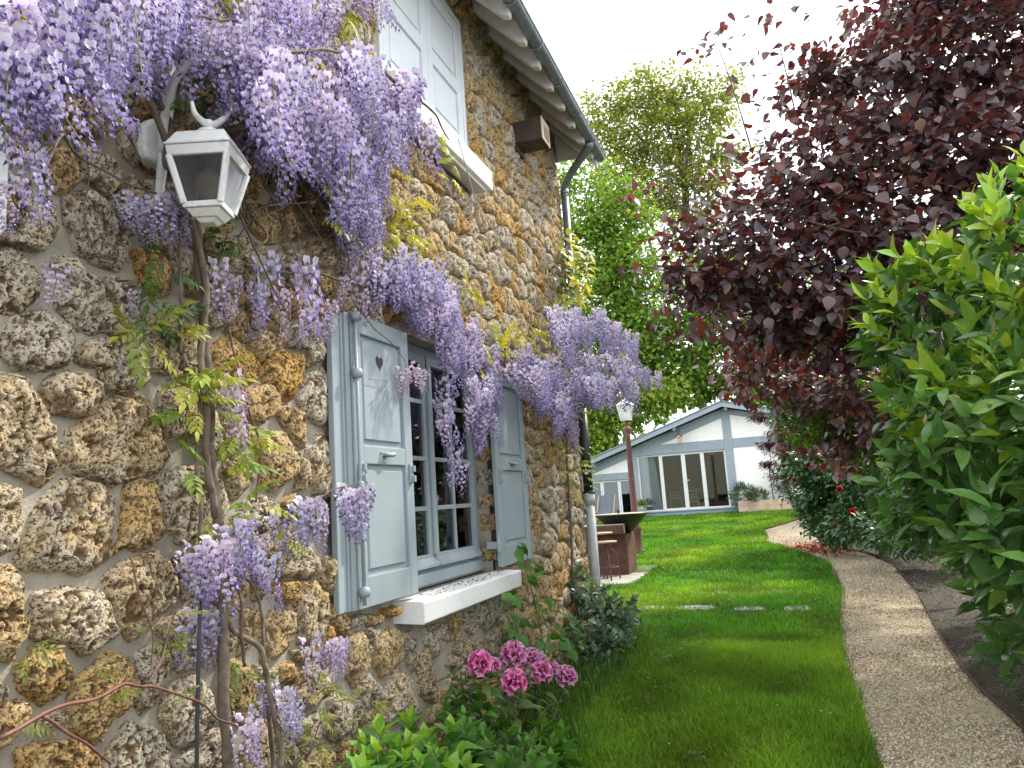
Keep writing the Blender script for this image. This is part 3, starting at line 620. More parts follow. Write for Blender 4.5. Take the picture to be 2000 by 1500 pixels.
rm = MB(); rm.box((-2.6, 3.0, .2), (-2.5, 6.2, 3)); rm.box((-2.5, 3.0, .2), (-.31, 3.06, 3)); rm.box((-2.5, 6.14, .2), (-.31, 6.2, 3)); rm.box((-2.5, 3.06, 2.9), (-.31, 6.14, 3)); rm.box((-2.5, 3.06, .2), (-.31, 6.14, .3)); rm.build('inside_room', M['dark'], house)
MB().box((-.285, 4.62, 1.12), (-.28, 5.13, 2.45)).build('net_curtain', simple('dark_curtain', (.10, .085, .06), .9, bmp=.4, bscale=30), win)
sb = MB(); sb.prism([(-.13, .985), (-.13, .90), (.15, .888), (.16, .896), (.16, .998), (.152, 1.006), (-.02, 1.012)], 1, 3.65, 5.21); sill = sb.build('windowsill', M['sill'], house, bevel=.005)
n = 150; yy = np.clip(np.r_[RNG.normal(4.55, .16, 70), RNG.uniform(3.8, 5.0, 80)], 3.8, 5.1); xx = RNG.uniform(-.06, .14, n)
V, f, cc = bulk(leaftmpl(2, .7, .3, .3), np.c_[xx, yy, np.full(n, 1.0135)], basis(rnd(n) * [1, 1, .1], np.c_[RNG.normal(0, .3, (n, 2)), np.ones(n)]), RNG.uniform(.010, .022, n), pal(n, [(.32, .24, .26), (.45, .36, .42), (.2, .13, .1)]))
tag(mk('wilted_petals', V, f, M['petal'], col=cc), 'wilted mauve petals strewn on the white windowsill', 'petals', kind='stuff')

# ---- shutters of the lower window
def shutter(y0, y1, z0, z1, x, rod, heart):
    """open against the wall; x = its outer face"""
    st = .085; mz0, mz1 = 1.727, 1.82; b = MB(); d = .036
    b.box((x - d, y0, z0), (x, y0 + st, z1)); b.box((x - d, y1 - st, z0), (x, y1, z1))
    b.box((x - d, y0 + st, z0), (x - .0015, y1 - st, z0 + .145)); b.box((x - d, y0 + st, z1 - .10), (x - .0015, y1 - st, z1)); b.box((x - d, y0 + st, mz0), (x - .0015, y1 - st, mz1))
    s_ = b.build('shutter', M['shutter'], house, bevel=.005)
    def panel(a, e):
        V = MB(); u0, u1 = y0 + st, y1 - st; xf = x - .022; xr_ = x - .008; g = .028
        P = np.array([[xf, u0, a], [xf, u1, a], [xf, u1, e], [xf, u0, e], [xf, u0 + g, a + g], [xf, u1 - g, a + g], [xf, u1 - g, e - g], [xf, u0 + g, e - g], [xr_, u0 + g + .006, a + g + .006], [xr_, u1 - g - .006, a + g + .006], [xr_, u1 - g - .006, e - g - .006], [xr_, u0 + g + .006, e - g - .006]])
        q = [[0, 1, 5, 4], [1, 2, 6, 5], [2, 3, 7, 6], [3, 0, 4, 7], [4, 5, 9, 8], [5, 6, 10, 9], [6, 7, 11, 10], [7, 4, 8, 11], [8, 9, 10, 11]]
        mk('panel', P, np.array(q), M['shutter'], s_)
        V.box((x - d, u0, a), (x - .026, u1, e)); V.build('panel_back', M['shutter'], s_)
    panel(z0 + .145, mz0); panel(mz1, z1 - .10)
    yc = (y0 + y1) / 2 - .01; zc = 1.775
    h = MB(); h.tube(smoothline([(x, yc - .045, zc + .012), (x + .02, yc - .03, zc + .006), (x + .035, yc, zc), (x + .03, yc + .05, zc + .006)], 4), [.006] * 4 + [.010] * 5 + [.013] * 3 + [.009], 8); h.tube([(x - .002, yc, zc), (x + .03, yc, zc)], .012, 10); h.lathe([(.0, .0), (.022, 0), (.022, .006), (0, .006)], (x, yc, zc - .003), 10)
    h.build('handle', M['shutter'], s_, True)
    for yy_ in (y0 + .045, y1 - .04):
        k = MB(); k.box((x + .001, yy_ - .018, mz0 - .095), (x + .012, yy_ + .018, mz0 + .01)); k.box((x + .012, yy_ - .006, mz0 - .09), (x + .032, yy_ + .012, mz0 - .055)); k.box((x + .012, yy_ - .006, mz0 - .035), (x + .03, yy_ + .012, mz0 - .002)); k.build('latch', M['shutter'], s_, bevel=.003)
    if rod:
        r = MB(); r.tube([(x + .018, y0 + .01, z0 + .02), (x + .018, y0 + .01, z1 + .01)], .009, 8); r.build('espagnolette_rod', M['shutter'], s_, True)
        for zz in (z0 + .08, 2.17, z1 - .03):
            k = MB(); k.lathe([(0, -.026), (.022, -.022), (.03, 0), (.024, .02), (0, .028)], (x + .02, y0 + .01, zz), 10); k.build('rod_knob', M['shutter'], s_, True)
        lv = MB(); lv.box((x + .012, y0 - .012, 1.36), (x + .034, y0 + .022, 1.64)); lv.box((x + .03, y0 + .03, 1.5), (x + .042, y0 + .045, 1.62)); lv.build('rod_lever', M['shutter'], s_, bevel=.006)
    if heart:
        t = np.linspace(0, 2 * np.pi, 24, endpoint=False); hx = 16 * np.sin(t) ** 3 / 17; hy = (13 * np.cos(t) - 5 * np.cos(2 * t) - 2 * np.cos(3 * t) - np.cos(4 * t)) / 17
        MB().prism(np.c_[yc - .01 + hx * .042, 2.265 + hy * .048], 0, x - .030, x - .0068).build('heart_cutout', M['dark'], s_)
    return s_
sL = shutter(3.16, 3.764, 1.04, 2.487, .074, True, True)
b = MB(); b.box((.012, 3.03, 1.04), (.044, 3.10, 2.455)); b.box((.020, 3.10, 1.04), (.052, 3.155, 2.47)); b.box((.05, 3.115, 1.04), (.066, 3.15, 2.475)); b.build('folded_leaf', M['shutter'], sL, bevel=.004)
sR = shutter(5.074, 5.75, 1.04, 2.47, .072, False, False)
k = MB(); k.box((-.03, 5.045, 1.17), (.07, 5.072, 1.22)); k.tube([(.06, 5.05, 1.15), (.06, 5.05, 1.28)], .014, 8); k.build('hinge', M['shutter'], sR, bevel=.003)

# ---- upper window with closed white shutters
b = MB(); framebox(b, -.12, -.004, 3.725, 5.085, 4.105, 5.295, .045); up = b.build('window', M['whitepaint'], house, bevel=.004)
for a, e in ((3.775, 4.422), (4.428, 5.035)):
    b = MB(); t = .085; z0, z1, zm0, zm1 = 4.15, 5.245, 4.62, 4.73; x = -.006
    b.box((x - .035, a, z0), (x, a + t, z1)); b.box((x - .035, e - t, z0), (x, e, z1)); 
    for p, q in ((z0, z0 + .12), (zm0, zm1), (z1 - .09, z1)): b.box((x - .035, a + t, p), (x - .0015, e - t, q))
    s_ = b.build('shutter', M['whitepaint'], up, bevel=.005)
    b = MB(); 
    for p, q in ((z0 + .12, zm0), (zm1, z1 - .09)): b.box((x - .034, a + t, p), (x - .020, e - t, q)); b.box((x - .020, a + t + .03, p + .03), (x - .012, e - t - .03, q - .03))
    b.build('shutter_panel', M['whitepaint'], up, bevel=.003)
b = MB(); b.prism([(-.1, 4.10), (-.1, 3.90), (.01, 3.875), (.15, 3.868), (.155, 3.875), (.155, 4.022), (.145, 4.03), (-.02, 4.05)], 1, 3.62, 5.155); us = b.build('windowsill', M['sill'], house, bevel=.005)
b = MB(); b.prism([(.02, 3.842), (.125, 3.84), (.125, 3.872), (.02, 3.878)], 1, 3.68, 5.09); b.build('sill_soffit', M['soffit'], house, bevel=.004)
MB().tube(smoothline([(.16, 4.50, 4.0), (.16, 4.62, 3.82), (.08, 5.0, 3.72), (.045, 5.5, 3.62), (.04, 5.62, 3.5)], 6), .005, 6).build('cable', M['pvc'], house, True)
# shutter at the left edge of the picture
b = MB(); pol = [(1.05, 2.70), (1.365, 2.70), (1.392, 2.73), (1.395, 3.6), (1.05, 3.6)]
b.prism(pol, 0, .03, .066); b.prism([(1.05, 2.30), (1.38, 2.30), (1.402, 2.33), (1.402, 2.6), (1.385, 2.63), (1.05, 2.63)], 0, .03, .068)
b.build('shutter', M['whitepaint'], house, bevel=.006)

# ---- eaves: rafters, boards, gutter, tiles
RY = [4.95 - .377 * k for k in range(10, 0, -1)] + [4.95 + .377 * k for k in range(0, 8)]
TZ, TX, SL = 5.10, .46, 1.0
roof = MB()
xr0, xr1 = -4.0, .50
zl = lambda x: TZ + .17 + (TX - x) * SL
roof.prism([(xr1, zl(xr1) + .03), (xr0, zl(xr0) + .03), (xr0, zl(xr0) + .08), (xr1, zl(xr1) + .08)], 1, -1.5, 7.80)
rf = roof.build('roof', M['tile'], house)
bd = MB(); 
for k in range(6):
    a = .49 - k * .115; c_ = a - .108; bd.prism([(a, zl(a)), (c_, zl(c_)), (c_, zl(c_) + .026), (a, zl(a) + .026)], 1, -1.5, 7.74)
bd.build('soffit_board', M['soffit'], rf, bevel=.002)
for y in RY:
    b = MB(); b.prism([(TX + .02, zl(TX + .02) - .003), (TX - .005, TZ + .02), (TX - .06, TZ + .035), (-.1, zl(-.1) - .17), (-.1, zl(-.1) - .003)], 1, y - .035, y + .035); b.build('rafter', M['soffit'], rf, bevel=.004)
b = MB(); b.prism([(.47, zl(.47) - .17), (-4, zl(-4) - .17), (-4, zl(-4) - .003), (.47, zl(.47) - .003)], 1, 7.765, 7.80); zc_ = at(1120, 307, 7.7)[2]
b.prism([(.0, zc_), (.33, zc_), (.47, TZ - .03), (.47, zl(.47) - .01), (.0, zl(0) - .01)], 1, 7.735, 7.762); b.build('verge_board', M['soffit'], rf, bevel=.004)
gx, gzz, gr = .50, 5.215, .056; th = np.linspace(0, -np.pi, 11)
prof = [(gx + gr * math.cos(a), gzz + gr * math.sin(a)) for a in th]; b = MB(); n = len(prof)
V = np.array([(x, y, z) for y in (-1.5, 7.80) for x, z in prof]); i = np.arange(n - 1); b.add(V, np.c_[i, i + 1, i + n + 1, i + n]); b.tube([(gx + gr, -1.5, gzz), (gx + gr, 7.80, gzz)], .007, 6); b.tube([(gx - gr, -1.5, gzz + .01), (gx - gr, 7.80, gzz + .01)], .007, 6)
b.prism([(x, z) for x, z in prof], 1, 7.795, 7.802)
gut = b.build('gutter', M['zinc'], house, True)
for y in np.arange(3.0, 7.8, .62):
    b = MB(); P = [(gx + (gr + .004) * math.cos(a), y, gzz + (gr + .004) * math.sin(a)) for a in th]; b.tube(P, .007, 5); b.build('bracket', M['zinc'], gut, True)
for k in range(24):
    pass
tl = MB()
for y in np.arange(0, 7.7, .22):
    for kk in range(3):
        a = .535 - kk * .10; tl.prism([(a, zl(a) + .085 + kk * .004), (a - .16, zl(a - .16) + .085 + kk * .004), (a - .16, zl(a - .16) + .103), (a, zl(a) + .105)], 1, y + .004, y + .214)
o = tl.build('tile', M['tile'], rf); o['kind'] = 'stuff'
dsx = .075; dy = 7.735
b = MB(); b.tube(smoothline([(gx - .01, 7.30, gzz - .05), (gx - .04, 7.34, gzz - .10), (.20, 7.62, 5.02), (dsx + .01, dy, 4.93), (dsx, dy, 4.80)], 6), .043, 14); b.tube([(dsx, dy, 4.9), (dsx, dy, 2.35)], .042, 14)
for z in (4.86, 3.6): b.tube([(dsx, dy, z - .025), (dsx, dy, z + .025)], .048, 14)
b.build('zinc_downpipe', M['zinc'], house, True)
b = MB(); b.tube([(dsx, dy, 2.42), (dsx, dy, 1.52)], .05, 14); b.tube([(dsx, dy, 1.52), (dsx, dy, 1.545)], .068, 14); b.build('cast_iron_downpipe', M['castiron'], house, True)
b = MB(); b.tube([(dsx, dy, 1.50), (dsx, dy, -.05)], .05, 14); b.tube([(dsx, dy, 1.40), (dsx, dy, 1.515)], .060, 14); b.build('grey_downpipe', M['pvc'], house, True)

# ---- nest box under the eaves
nb = thing('nest_box', (.02, 6.3, 4.75), 'small dark brown wooden nest box high under the eaves', 'nest box')
b = MB(); b.box((.02, 6.19, 4.755), (.29, 6.43, 4.965)); b.build('box', M['darkwood'], nb, bevel=.004)
b = MB(); b.box((.291, 6.185, 4.75), (.30, 6.435, 4.97)); fr = b.build('front_panel', M['palewood'], nb, bevel=.002)
b = MB(); b.box((.3005, 6.25, 4.79), (.303, 6.39, 4.90)); b.build('opening', M['blacksteel'], fr)
b = MB(); 
for k in range(4): b.box((.3035, 6.255 + k * .04, 4.79), (.307, 6.263 + k * .04, 4.90))
b.build('bar', M['palewood'], fr); b = MB(); b.box((-.03, 6.2, 4.7), (.04, 6.42, 4.754)); b.build('bracket', M['darkwood'], nb)

# ---- wall lantern
wl = thing('wall_lantern', (0, 1.95, 2.6), 'white four-sided wall lantern with smoked glass hanging among the wisteria', 'lantern')
b = MB(); b.prism([(1.90, 2.76), (1.99, 2.75), (2.01, 2.80), (2.015, 2.86), (1.99, 2.92), (1.93, 2.925), (1.89, 2.88), (1.885, 2.80)], 0, .0, .055); pl = b.build('wall_plate', M['white'], wl, bevel=.012)
b = MB(); P = smoothline([W(340, 135, .05), W(333, 175, .07), W(325, 235, .085), W(319, 300, .085), W(313, 360, .08), W(309, 385, .075), W(297, 398, .07), W(293, 396, .07)], 6); n = len(P); r = np.interp(np.arange(n), [0, n * .25, n * .5, n * .85, n - 1], [.020, .021, .017, .012, .004]); b.tube(P, r, 10); b.build('scroll_bar', M['white'], wl, True)
b = MB(); P = smoothline([W(318, 300, .085), W(320, 240, .13), W(345, 150, .22), W(395, 118, .30), W(440, 140, .32), W(459, 180, .315)], 6); b.tube(P, np.linspace(.016, .014, len(P)), 9); b.build('arm', M['white'], wl, True)
LX = .31; lt_ = W(411, 262, LX); lb = W(406, 438, LX); hgt = lt_[2] - lb[2]
b = MB(); P = smoothline([W(374, 198, LX), W(381, 222, LX), W(400, 240, LX), W(420, 243, LX), W(445, 222, LX), W(459, 180, LX)], 6); n = len(P); b.tube(P, np.interp(np.arange(n), [0, n * .5, n - 1], [.006, .015, .006]), 9); b.build('crescent_hook', M['white'], wl, True)
LC = np.array([LX, (lt_[1] + lb[1]) / 2, 0]); 
def lant(z, hw): 
    a = np.arange(4) * np.pi / 2 + R_(-25); return np.c_[LC[0] + hw * np.cos(a), LC[1] + hw * np.sin(a), np.full(4, z)]
zt = lt_[2]; zr = zt - .085; zg0 = zr - .035; zg1 = lb[2] + .055; w0, w1 = .130, .082
def frust(b, z0, h0, z1, h1, caps=True):
    V = np.r_[lant(z0, h0), lant(z1, h1)]; q = [[i, (i + 1) % 4, 4 + (i + 1) % 4, 4 + i] for i in range(4)]
    if z1 < z0: q = [x[::-1] for x in q]
    if caps: q += [[3, 2, 1, 0], [4, 5, 6, 7]] if z1 > z0 else [[0, 1, 2, 3], [7, 6, 5, 4]]
    b.add(V, q)
b = MB(); frust(b, zr, .152, zr + .008, .152); frust(b, zr + .0085, .146, zr + .055, .112); frust(b, zr + .0555, .112, zr + .075, .06); b.build('cap', M['white'], wl, bevel=.004)
b = MB(); b.lathe([(0, 0), (.036, .004), (.042, .012), (.036, .02), (.014, .026), (.013, .06), (0, .062)], (LC[0], LC[1], zr + .07), 16); b.build('finial', M['white'], wl, True)
b = MB(); frust(b, zg0, .138, zr - .001, .146); b.build('upper_rim', M['white'], wl, bevel=.003)
b = MB(); frust(b, zg1 - .014, .088, zg1 + .006, .090); frust(b, zg1 - .04, .054, zg1 - .0145, .078); frust(b, zg1 - .055, .030, zg1 - .0405, .048); b.build('base', M['white'], wl, bevel=.003)
A_, B_ = lant(zg0 + .002, w0 + .003), lant(zg1, w1 + .002)
for i in range(4):
    b = MB(); b.tube([A_[i], B_[i]], .0115, 6); b.build('corner_bar', M['white'], wl)
    c0 = np.array([LC[0], LC[1], 0]); f = .93
    P = [A_[i], A_[(i + 1) % 4], B_[(i + 1) % 4], B_[i]]; P = np.array([np.r_[(p[:2] - c0[:2]) * f + c0[:2], p[2]] for p in P]); mk('pane', P, np.array([[0, 1, 2, 3]]), M['lampglass'], wl)
b = MB(); b.lathe([(0, -.05), (.035, -.038), (.048, 0), (.04, .03), (.02, .055), (.018, .09), (0, .09)], (LC[0], LC[1], (zg0 + zg1) / 2 + .005), 14); b.build('bulb', M['bulb'], wl, True)
b = MB(); b.tube([(LC[0], LC[1], zg0), (LC[0], LC[1], (zg0 + zg1) / 2 + .08)], .016, 8); b.build('bulb_holder', M['white'], wl, True)

# ================================================================== PAVILION AT THE END OF THE LAWN
PY = 28.0
def X(px, py, Y=PY): return at(px, py, Y)
pv = thing('garden_pavilion', (-1.5, PY, .55), 'white gabled garden pavilion with blue-grey beams and tall glass doors', 'pavilion')
apex = X(1411, 792); AX, AZ_ = apex[0], apex[2]; LS = (AZ_ - X(1148, 908)[2]) / (AX - X(1148, 908)[0]); RS = .26
def zroof(x): return AZ_ - (AX - x) * LS if x < AX else AZ_ - (x - AX) * RS
dl, dr_ = X(1244, 900)[0], X(1416, 880)[0]; dzb = X(1330, 997)[2]; dzt = X(1330, 884)[2]
ll, lr, lzt = -6.6, X(1232, 940)[0], X(1190, 938)[2]
wb = MB()
def wpoly(pts): wb.prism(pts, 1, PY, PY + .2)
xr_end = 5.2; bx0 = dl - .28
wpoly([(-7.2, .3), (ll, .3), (ll, zroof(ll) - .1), (-7.2, zroof(-7.2) - .1)])
wpoly([(ll, lzt), (lr, lzt), (lr, zroof(lr) - .1), (ll, zroof(ll) - .1)])
wpoly([(lr, .3), (dl, .3), (dl, zroof(dl) - .1), (lr, zroof(lr) - .1)])
wpoly([(dl, dzt), (dr_, dzt), (dr_, zroof(dr_) - .1), (dl, zroof(dl) - .1)])
wpoly([(dr_, .3), (xr_end, .3), (xr_end, zroof(xr_end) - .1), (AX, AZ_ - .1), (dr_, zroof(dr_) - .1)])
wb.build('wall', M['render'], pv)
b = MB(); b.prism([(ll, .2), (xr_end, .2), (xr_end, zroof(xr_end) - .1), (AX, AZ_ - .1), (ll, zroof(ll) - .1)], 1, PY + 4, PY + 4.1); b.box((xr_end - .1, PY + .21, .2), (xr_end, PY + 4, 3)); b.box((-7.2, PY + .21, .2), (-7.1, PY + 4, 1.9)); b.box((ll, PY + .21, .4), (xr_end, PY + 4, .55)); b.build('inside_room', simple('pavilion_inside', (.06, .056, .05), .9, bmp=0), pv)
b = MB(); b.prism([(-7.6, zroof(-7.6) - .02), (AX, AZ_ - .02), (AX, AZ_ + .10), (-7.6, zroof(-7.6) + .10)], 1, PY - .55, PY + 5); b.prism([(AX, AZ_ - .02), (xr_end + .4, zroof(xr_end + .4) - .02), (xr_end + .4, zroof(xr_end + .4) + .10), (AX, AZ_ + .10)], 1, PY - .55, PY + 5)
prf = b.build('roof', M['roofpaint'], pv)
b = MB(); 
for s0, s1 in ((-7.6, AX), (AX, xr_end + .4)):
    b.prism([(s0, zroof(s0) - .05), (s1, zroof(s1) - .05), (s1, zroof(s1) - .025), (s0, zroof(s0) - .025)], 1, PY - .53, PY - .005)
    b.prism([(s0, zroof(s0) - .09), (s1, zroof(s1) - .09), (s1, zroof(s1) + .06), (s0, zroof(s0) + .06)], 1, PY - .585, PY - .552)
    b.prism([(s0, zroof(s0) + .1), (s1, zroof(s1) + .1), (s1, zroof(s1) + .13), (s0, zroof(s0) + .13)], 1, PY - .62, PY - .3)
b.build('verge_board', M['roofpaint'], prf)
def beam(name, pts, a=-.025): b = MB(); b.prism(pts, 1, PY + a, PY + .01); b.build(name, M['bluebeam'], pv)
bz1, bz0 = X(1330, 865)[2], dzt
beam('rafter_beam', [(-7.2, zroof(-7.2) - .42), (AX, AZ_ - .42), (AX, AZ_ - .12), (-7.2, zroof(-7.2) - .12)], -.03)
beam('rafter_beam', [(AX, AZ_ - .30), (xr_end, zroof(xr_end) - .30), (xr_end, zroof(xr_end) - .12), (AX, AZ_ - .12)], -.03)
beam('cross_beam', [(dl, bz0), (dr_ - .005, bz0), (dr_ - .005, bz1), (dl, bz1)])
beam('cross_beam', [(dr_ + .29, bz0 + .02), (xr_end, bz0 + .02), (xr_end, bz1 + .0), (dr_ + .29, bz1 + .0)])
beam('post', [(dr_, .55), (dr_ + .285, .55), (dr_ + .285, zroof(dr_) - .3), (dr_, zroof(dr_) - .3)], -.035)
beam('post', [(lr, .55), (dl - .005, .55), (dl - .005, bz1), (lr, bz1 - .1)], -.035)
lz = X(1190, 925)[2]; beam('cross_beam', [(ll, lzt), (lr - .005, lzt), (lr - .005, lzt + .25), (ll, lzt + .25)])
b = MB(); b.box((lr - .1, PY - .12, .3), (dr_ + .35, PY - .03, dzb - .03)); b.box((lr - .1, PY - .16, dzb - .028), (dr_ + .3, PY - .02, dzb + .02)); b.build('plinth', M['bluebeam'], pv, bevel=.01)
for px, py in ((1318, 826), (1163, 903), (1419, 804), (1090, 935)):
    p = X(px, py); b = MB(); b.box((p[0] - .05, PY - .5, zroof(p[0]) - .19), (p[0] + .05, PY - .01, zroof(p[0]) - .055)); b.build('purlin_end', M['bluebeam'], pv, bevel=.006)
def leafdoor(x0, x1, z0, z1, name, t=.07, y=PY + .06, handle=None, split=None):
    b = MB(); o = y; 
    b.box((x0, o, z0), (x0 + t, o + .06, z1)); b.box((x1 - t, o, z0), (x1, o + .06, z1)); b.box((x0 + t, o + .001, z0), (x1 - t, o + .059, z0 + t * 1.3)); b.box((x0 + t, o + .001, z1 - t), (x1 - t, o + .059, z1))
    d = b.build(name, M['frame'], pv, bevel=.006)
    MB().box((x0 + t, o + .025, z0 + t * 1.3), (x1 - t, o + .032, z1 - t)).build('pane', M['glass'], d)
    if handle: 
        b = MB(); b.box((handle - .015, o - .02, (z0 + z1) / 2 - .1), (handle + .015, o - .001, (z0 + z1) / 2 + .1)); b.box((handle - .01, o - .05, (z0 + z1) / 2 + .02), (handle + .12, o - .02, (z0 + z1) / 2 + .045)); b.build('handle', M['white'], d, bevel=.004)
    return d
xs = [X(p, 940)[0] for p in (1246, 1293, 1338, 1376, 1420)]
leafdoor(dl + .005, xs[1] - .005, dzb, dzt - .01, 'side_light', .05); leafdoor(xs[1], xs[2] - .004, dzb, dzt - .01, 'glass_door'); leafdoor(xs[2], xs[3] - .004, dzb, dzt - .01, 'glass_door', handle=xs[2] + .04); leafdoor(xs[3], dr_ - .005, dzb, dzt - .01, 'side_light', .06)
xs2 = [ll + .01, -5.9, -5.05, X(1177, 970)[0], X(1211, 970)[0], lr - .01]
for i in range(5): leafdoor(xs2[i], xs2[i + 1] - .006, dzb - .05, lzt - .01, 'glass_door' if i == 3 else 'window', .06, handle=xs2[i] + .04 if i == 3 else None)
b = MB(); n = 60; cx = np.linspace(dl + .06, dl + .75, n); V = np.r_[np.c_[cx, PY + .32 + .02 * np.sin(cx * 50), np.full(n, dzb)], np.c_[cx * .8 + .2 * dl, PY + .32 + .02 * np.sin(cx * 50), np.full(n, dzt - .05)]]; i = np.arange(n - 1); mk('curtain', V, np.c_[i, i + 1, i + n + 1, i + n], M['curtain'], pv, True)
# furniture behind the glass
def chair(px, py, Y, lab, mat):
    p = at(px, py, Y); p = np.array([p[0], Y, .56]); t = thing('wooden_chair', p, lab, 'chair', 'wooden chairs inside the pavilion')
    for sx in (-1, 1):
        b = MB(); b.box((p[0] + sx * .2 - .02, Y + .18, .56), (p[0] + sx * .2 + .02, Y + .22, 1.02)); b.build('leg', mat, t)
        b = MB(); b.box((p[0] + sx * .2 - .02, Y - .2, .56), (p[0] + sx * .2 + .02, Y - .16, 1.5)); b.build('leg', mat, t)
    b = MB(); b.box((p[0] - .22, Y - .2, 1.0), (p[0] + .22, Y + .22, 1.04)); b.build('seat', mat, t, bevel=.005)
    for k in range(3): b = MB(); b.box((p[0] - .18, Y - .19, 1.14 + .12 * k), (p[0] + .18, Y - .17, 1.21 + .12 * k)); b.build('slat', mat, t, bevel=.004)
M['oak'] = simple('oak', (.42, .27, .13), .5, var=.1, bmp=.05)
chair(1354, 980, PY + .9, 'pale wooden slat-back chair behind the right-hand glass door', M['oak']); chair(1322, 985, PY + 1.8, 'pale wooden chair deeper inside, behind the left-hand glass door', M['oak'])
t_ = thing('indoor_bench', (xs[1] + .6, PY + 2.6, .55), 'low red bench cushion glimpsed inside behind the curtain', 'bench'); b = MB(); b.box((dl + .7, PY + 2.2, .7), (dl + 2.2, PY + 2.8, .86)); b.build('cushion', M['red'], t_, bevel=.04); b = MB(); b.box((dl + .72, PY + 2.24, .55), (dl + 2.18, PY + 2.78, .699)); b.build('base', M['darkwood'], t_)
# nesting house hanging from the eaves
p = at(1326, 856, PY - .35); bh = thing('bird_house', p, 'small pale bird house hanging under the pavilion eaves', 'bird house')
b = MB(); b.prism([(p[0] - .07, p[2] - .15), (p[0] + .07, p[2] - .15), (p[0] + .09, p[2] + .06), (p[0], p[2] + .15), (p[0] - .09, p[2] + .06)], 1, PY - .44, PY - .28); bb = b.build('box', M['palewood'], bh, bevel=.006)
b = MB(); b.lathe([(0, 0), (.03, 0), (.03, .004), (0, .004)], (0, 0, 0), 10); V = np.concatenate(b.v)[:, [0, 2, 1]] + [p[0] + .01, PY - .446, p[2] + .0]; mk('opening', V, np.concatenate(b.q), M['blacksteel'], bb)
for s in (-1, 1): b = MB(); b.prism([(p[0], p[2] + .15), (p[0] + s * .125, p[2] + .03), (p[0] + s * .125, p[2] + .06), (p[0], p[2] + .185)], 1, PY - .47, PY - .25); b.build('roof', M['darkwood'], bh)
b = MB(); th = np.linspace(0, 2 * np.pi, 13); b.tube(np.c_[p[0] + .05 * np.cos(th), np.full(13, PY - .36), p[2] + .27 + .06 * np.sin(th)], .012, 6); b.tube([(p[0], PY - .36, p[2] + .32), (p[0], PY - .36, zroof(p[0]) - .06)], .008, 5); b.build('hanging_ring', M['castiron'], bh, True)
# raised wooden planter
p0 = X(1443, 998, 27.2); p1 = X(1565, 990, 27.2); z0_ = p0[2] - .05; hgt_ = X(1500, 975, 27.2)[2] - X(1500, 994, 27.2)[2] + .05
pb = thing('raised_planter', ((p0[0] + p1[0]) / 2, 27.5, z0_), 'long raised bed of pale pink timber boards against the pavilion wall', 'planter')
for k in range(2):
    for (a, e) in (((p0[0], 27.2), (p1[0], 27.235)), ((p0[0], 27.237), (p0[0] + .035, 27.9)), ((p1[0] - .035, 27.237), (p1[0], 27.9))):
        b = MB(); b.box((a[0], a[1], z0_ + k * (hgt_ / 2) + .004), (e[0], e[1], z0_ + (k + 1) * hgt_ / 2)); b.build('board', M['palewood'], pb, bevel=.006)
b = MB(); b.box((p0[0] + .04, 27.24, z0_), (p1[0] - .04, 27.9, z0_ + hgt_ - .05)); b.build('soil', M['soil'], pb)
# deck chair
p = at(1184, 1000, 26.0); dz_ = .53; dc = thing('deck_chair', (p[0], 26, dz_), 'wooden deck chair with blue-grey canvas beside the pavilion', 'deck chair')
for sx in (-1, 1): b = MB(); b.tube([(p[0] + sx * .29, 25.55, dz_), (p[0] + sx * .29, 26.35, dz_ + .95)], .022, 6); b.build('side_rail', M['oak'], dc); b = MB(); b.tube([(p[0] + sx * .25, 26.4, dz_), (p[0] + sx * .25, 25.5, dz_ + .4)], .02, 6); b.build('leg', M['oak'], dc)
V = []; 
for u in np.linspace(0, 1, 8):
    for sx in (-1, 1): V.append((p[0] + sx * .27, 25.58 + u * .75, dz_ + .12 + u * .82 - .22 * math.sin(math.pi * u) * .6))
i = np.arange(7) * 2; mk('canvas', np.array(V), np.c_[i, i + 1, i + 3, i + 2], M['canvas'], dc, True)

# ================================================================== FIRE BOWL, COUNTER, STOOLS, LAMP POST
pc = G(1227, 1125)
b = MB(); pol = [(-3.6, 12.5), (-.62, 12.62), (-.42, 15.0), (-3.6, 15.2)]; b.prism(pol, 2, -.02, .022)
o = b.build('patio_slab', M['concrete'], bevel=.008); o['kind'] = 'structure'
ct = thing('corten_counter', (-1.5, 14.3, .022), 'rust-brown steel cube counter standing on the slab behind the house corner', 'counter')
x1, y0_ = pc[0], 13.95; hz = at(1245, 1041, 14.3)[2]; hb = at(1200, 1025, 13.83)[2] - .01
b = MB(); b.box((x1 - .95, y0_, .022), (x1, y0_ + .8, hz)); b.build('cube', M['corten'], ct, bevel=.006)
b = MB(); b.box((x1 - 1.5, y0_ - .12, hb - .16), (x1 - .02, y0_ - .002, hb)); b.box((x1 - 1.5, y0_ - .002, hz + .002), (x1 - .30, y0_ + .2, hb)); tp = b.build('top_block', M['corten'], ct, bevel=.006); b = MB(); b.box((x1 - 1.49, y0_ - .115, hb + .001), (x1 - .03, y0_ + .19, hb + .014)); b.build('worktop', M['plate'], tp, bevel=.004)
b = MB(); b.box((x1 - .0195, y0_ - .11, hb - .15), (x1 - .014, y0_ - .01, hb - .01)); b.build('end_plate', M['plate'], tp)
bc = at(1213, 1004, 14.45); fb = thing('fire_bowl', (bc[0], 14.45, hz), 'wide black conical fire bowl with a steel rim standing on the rusty counter', 'fire bowl')
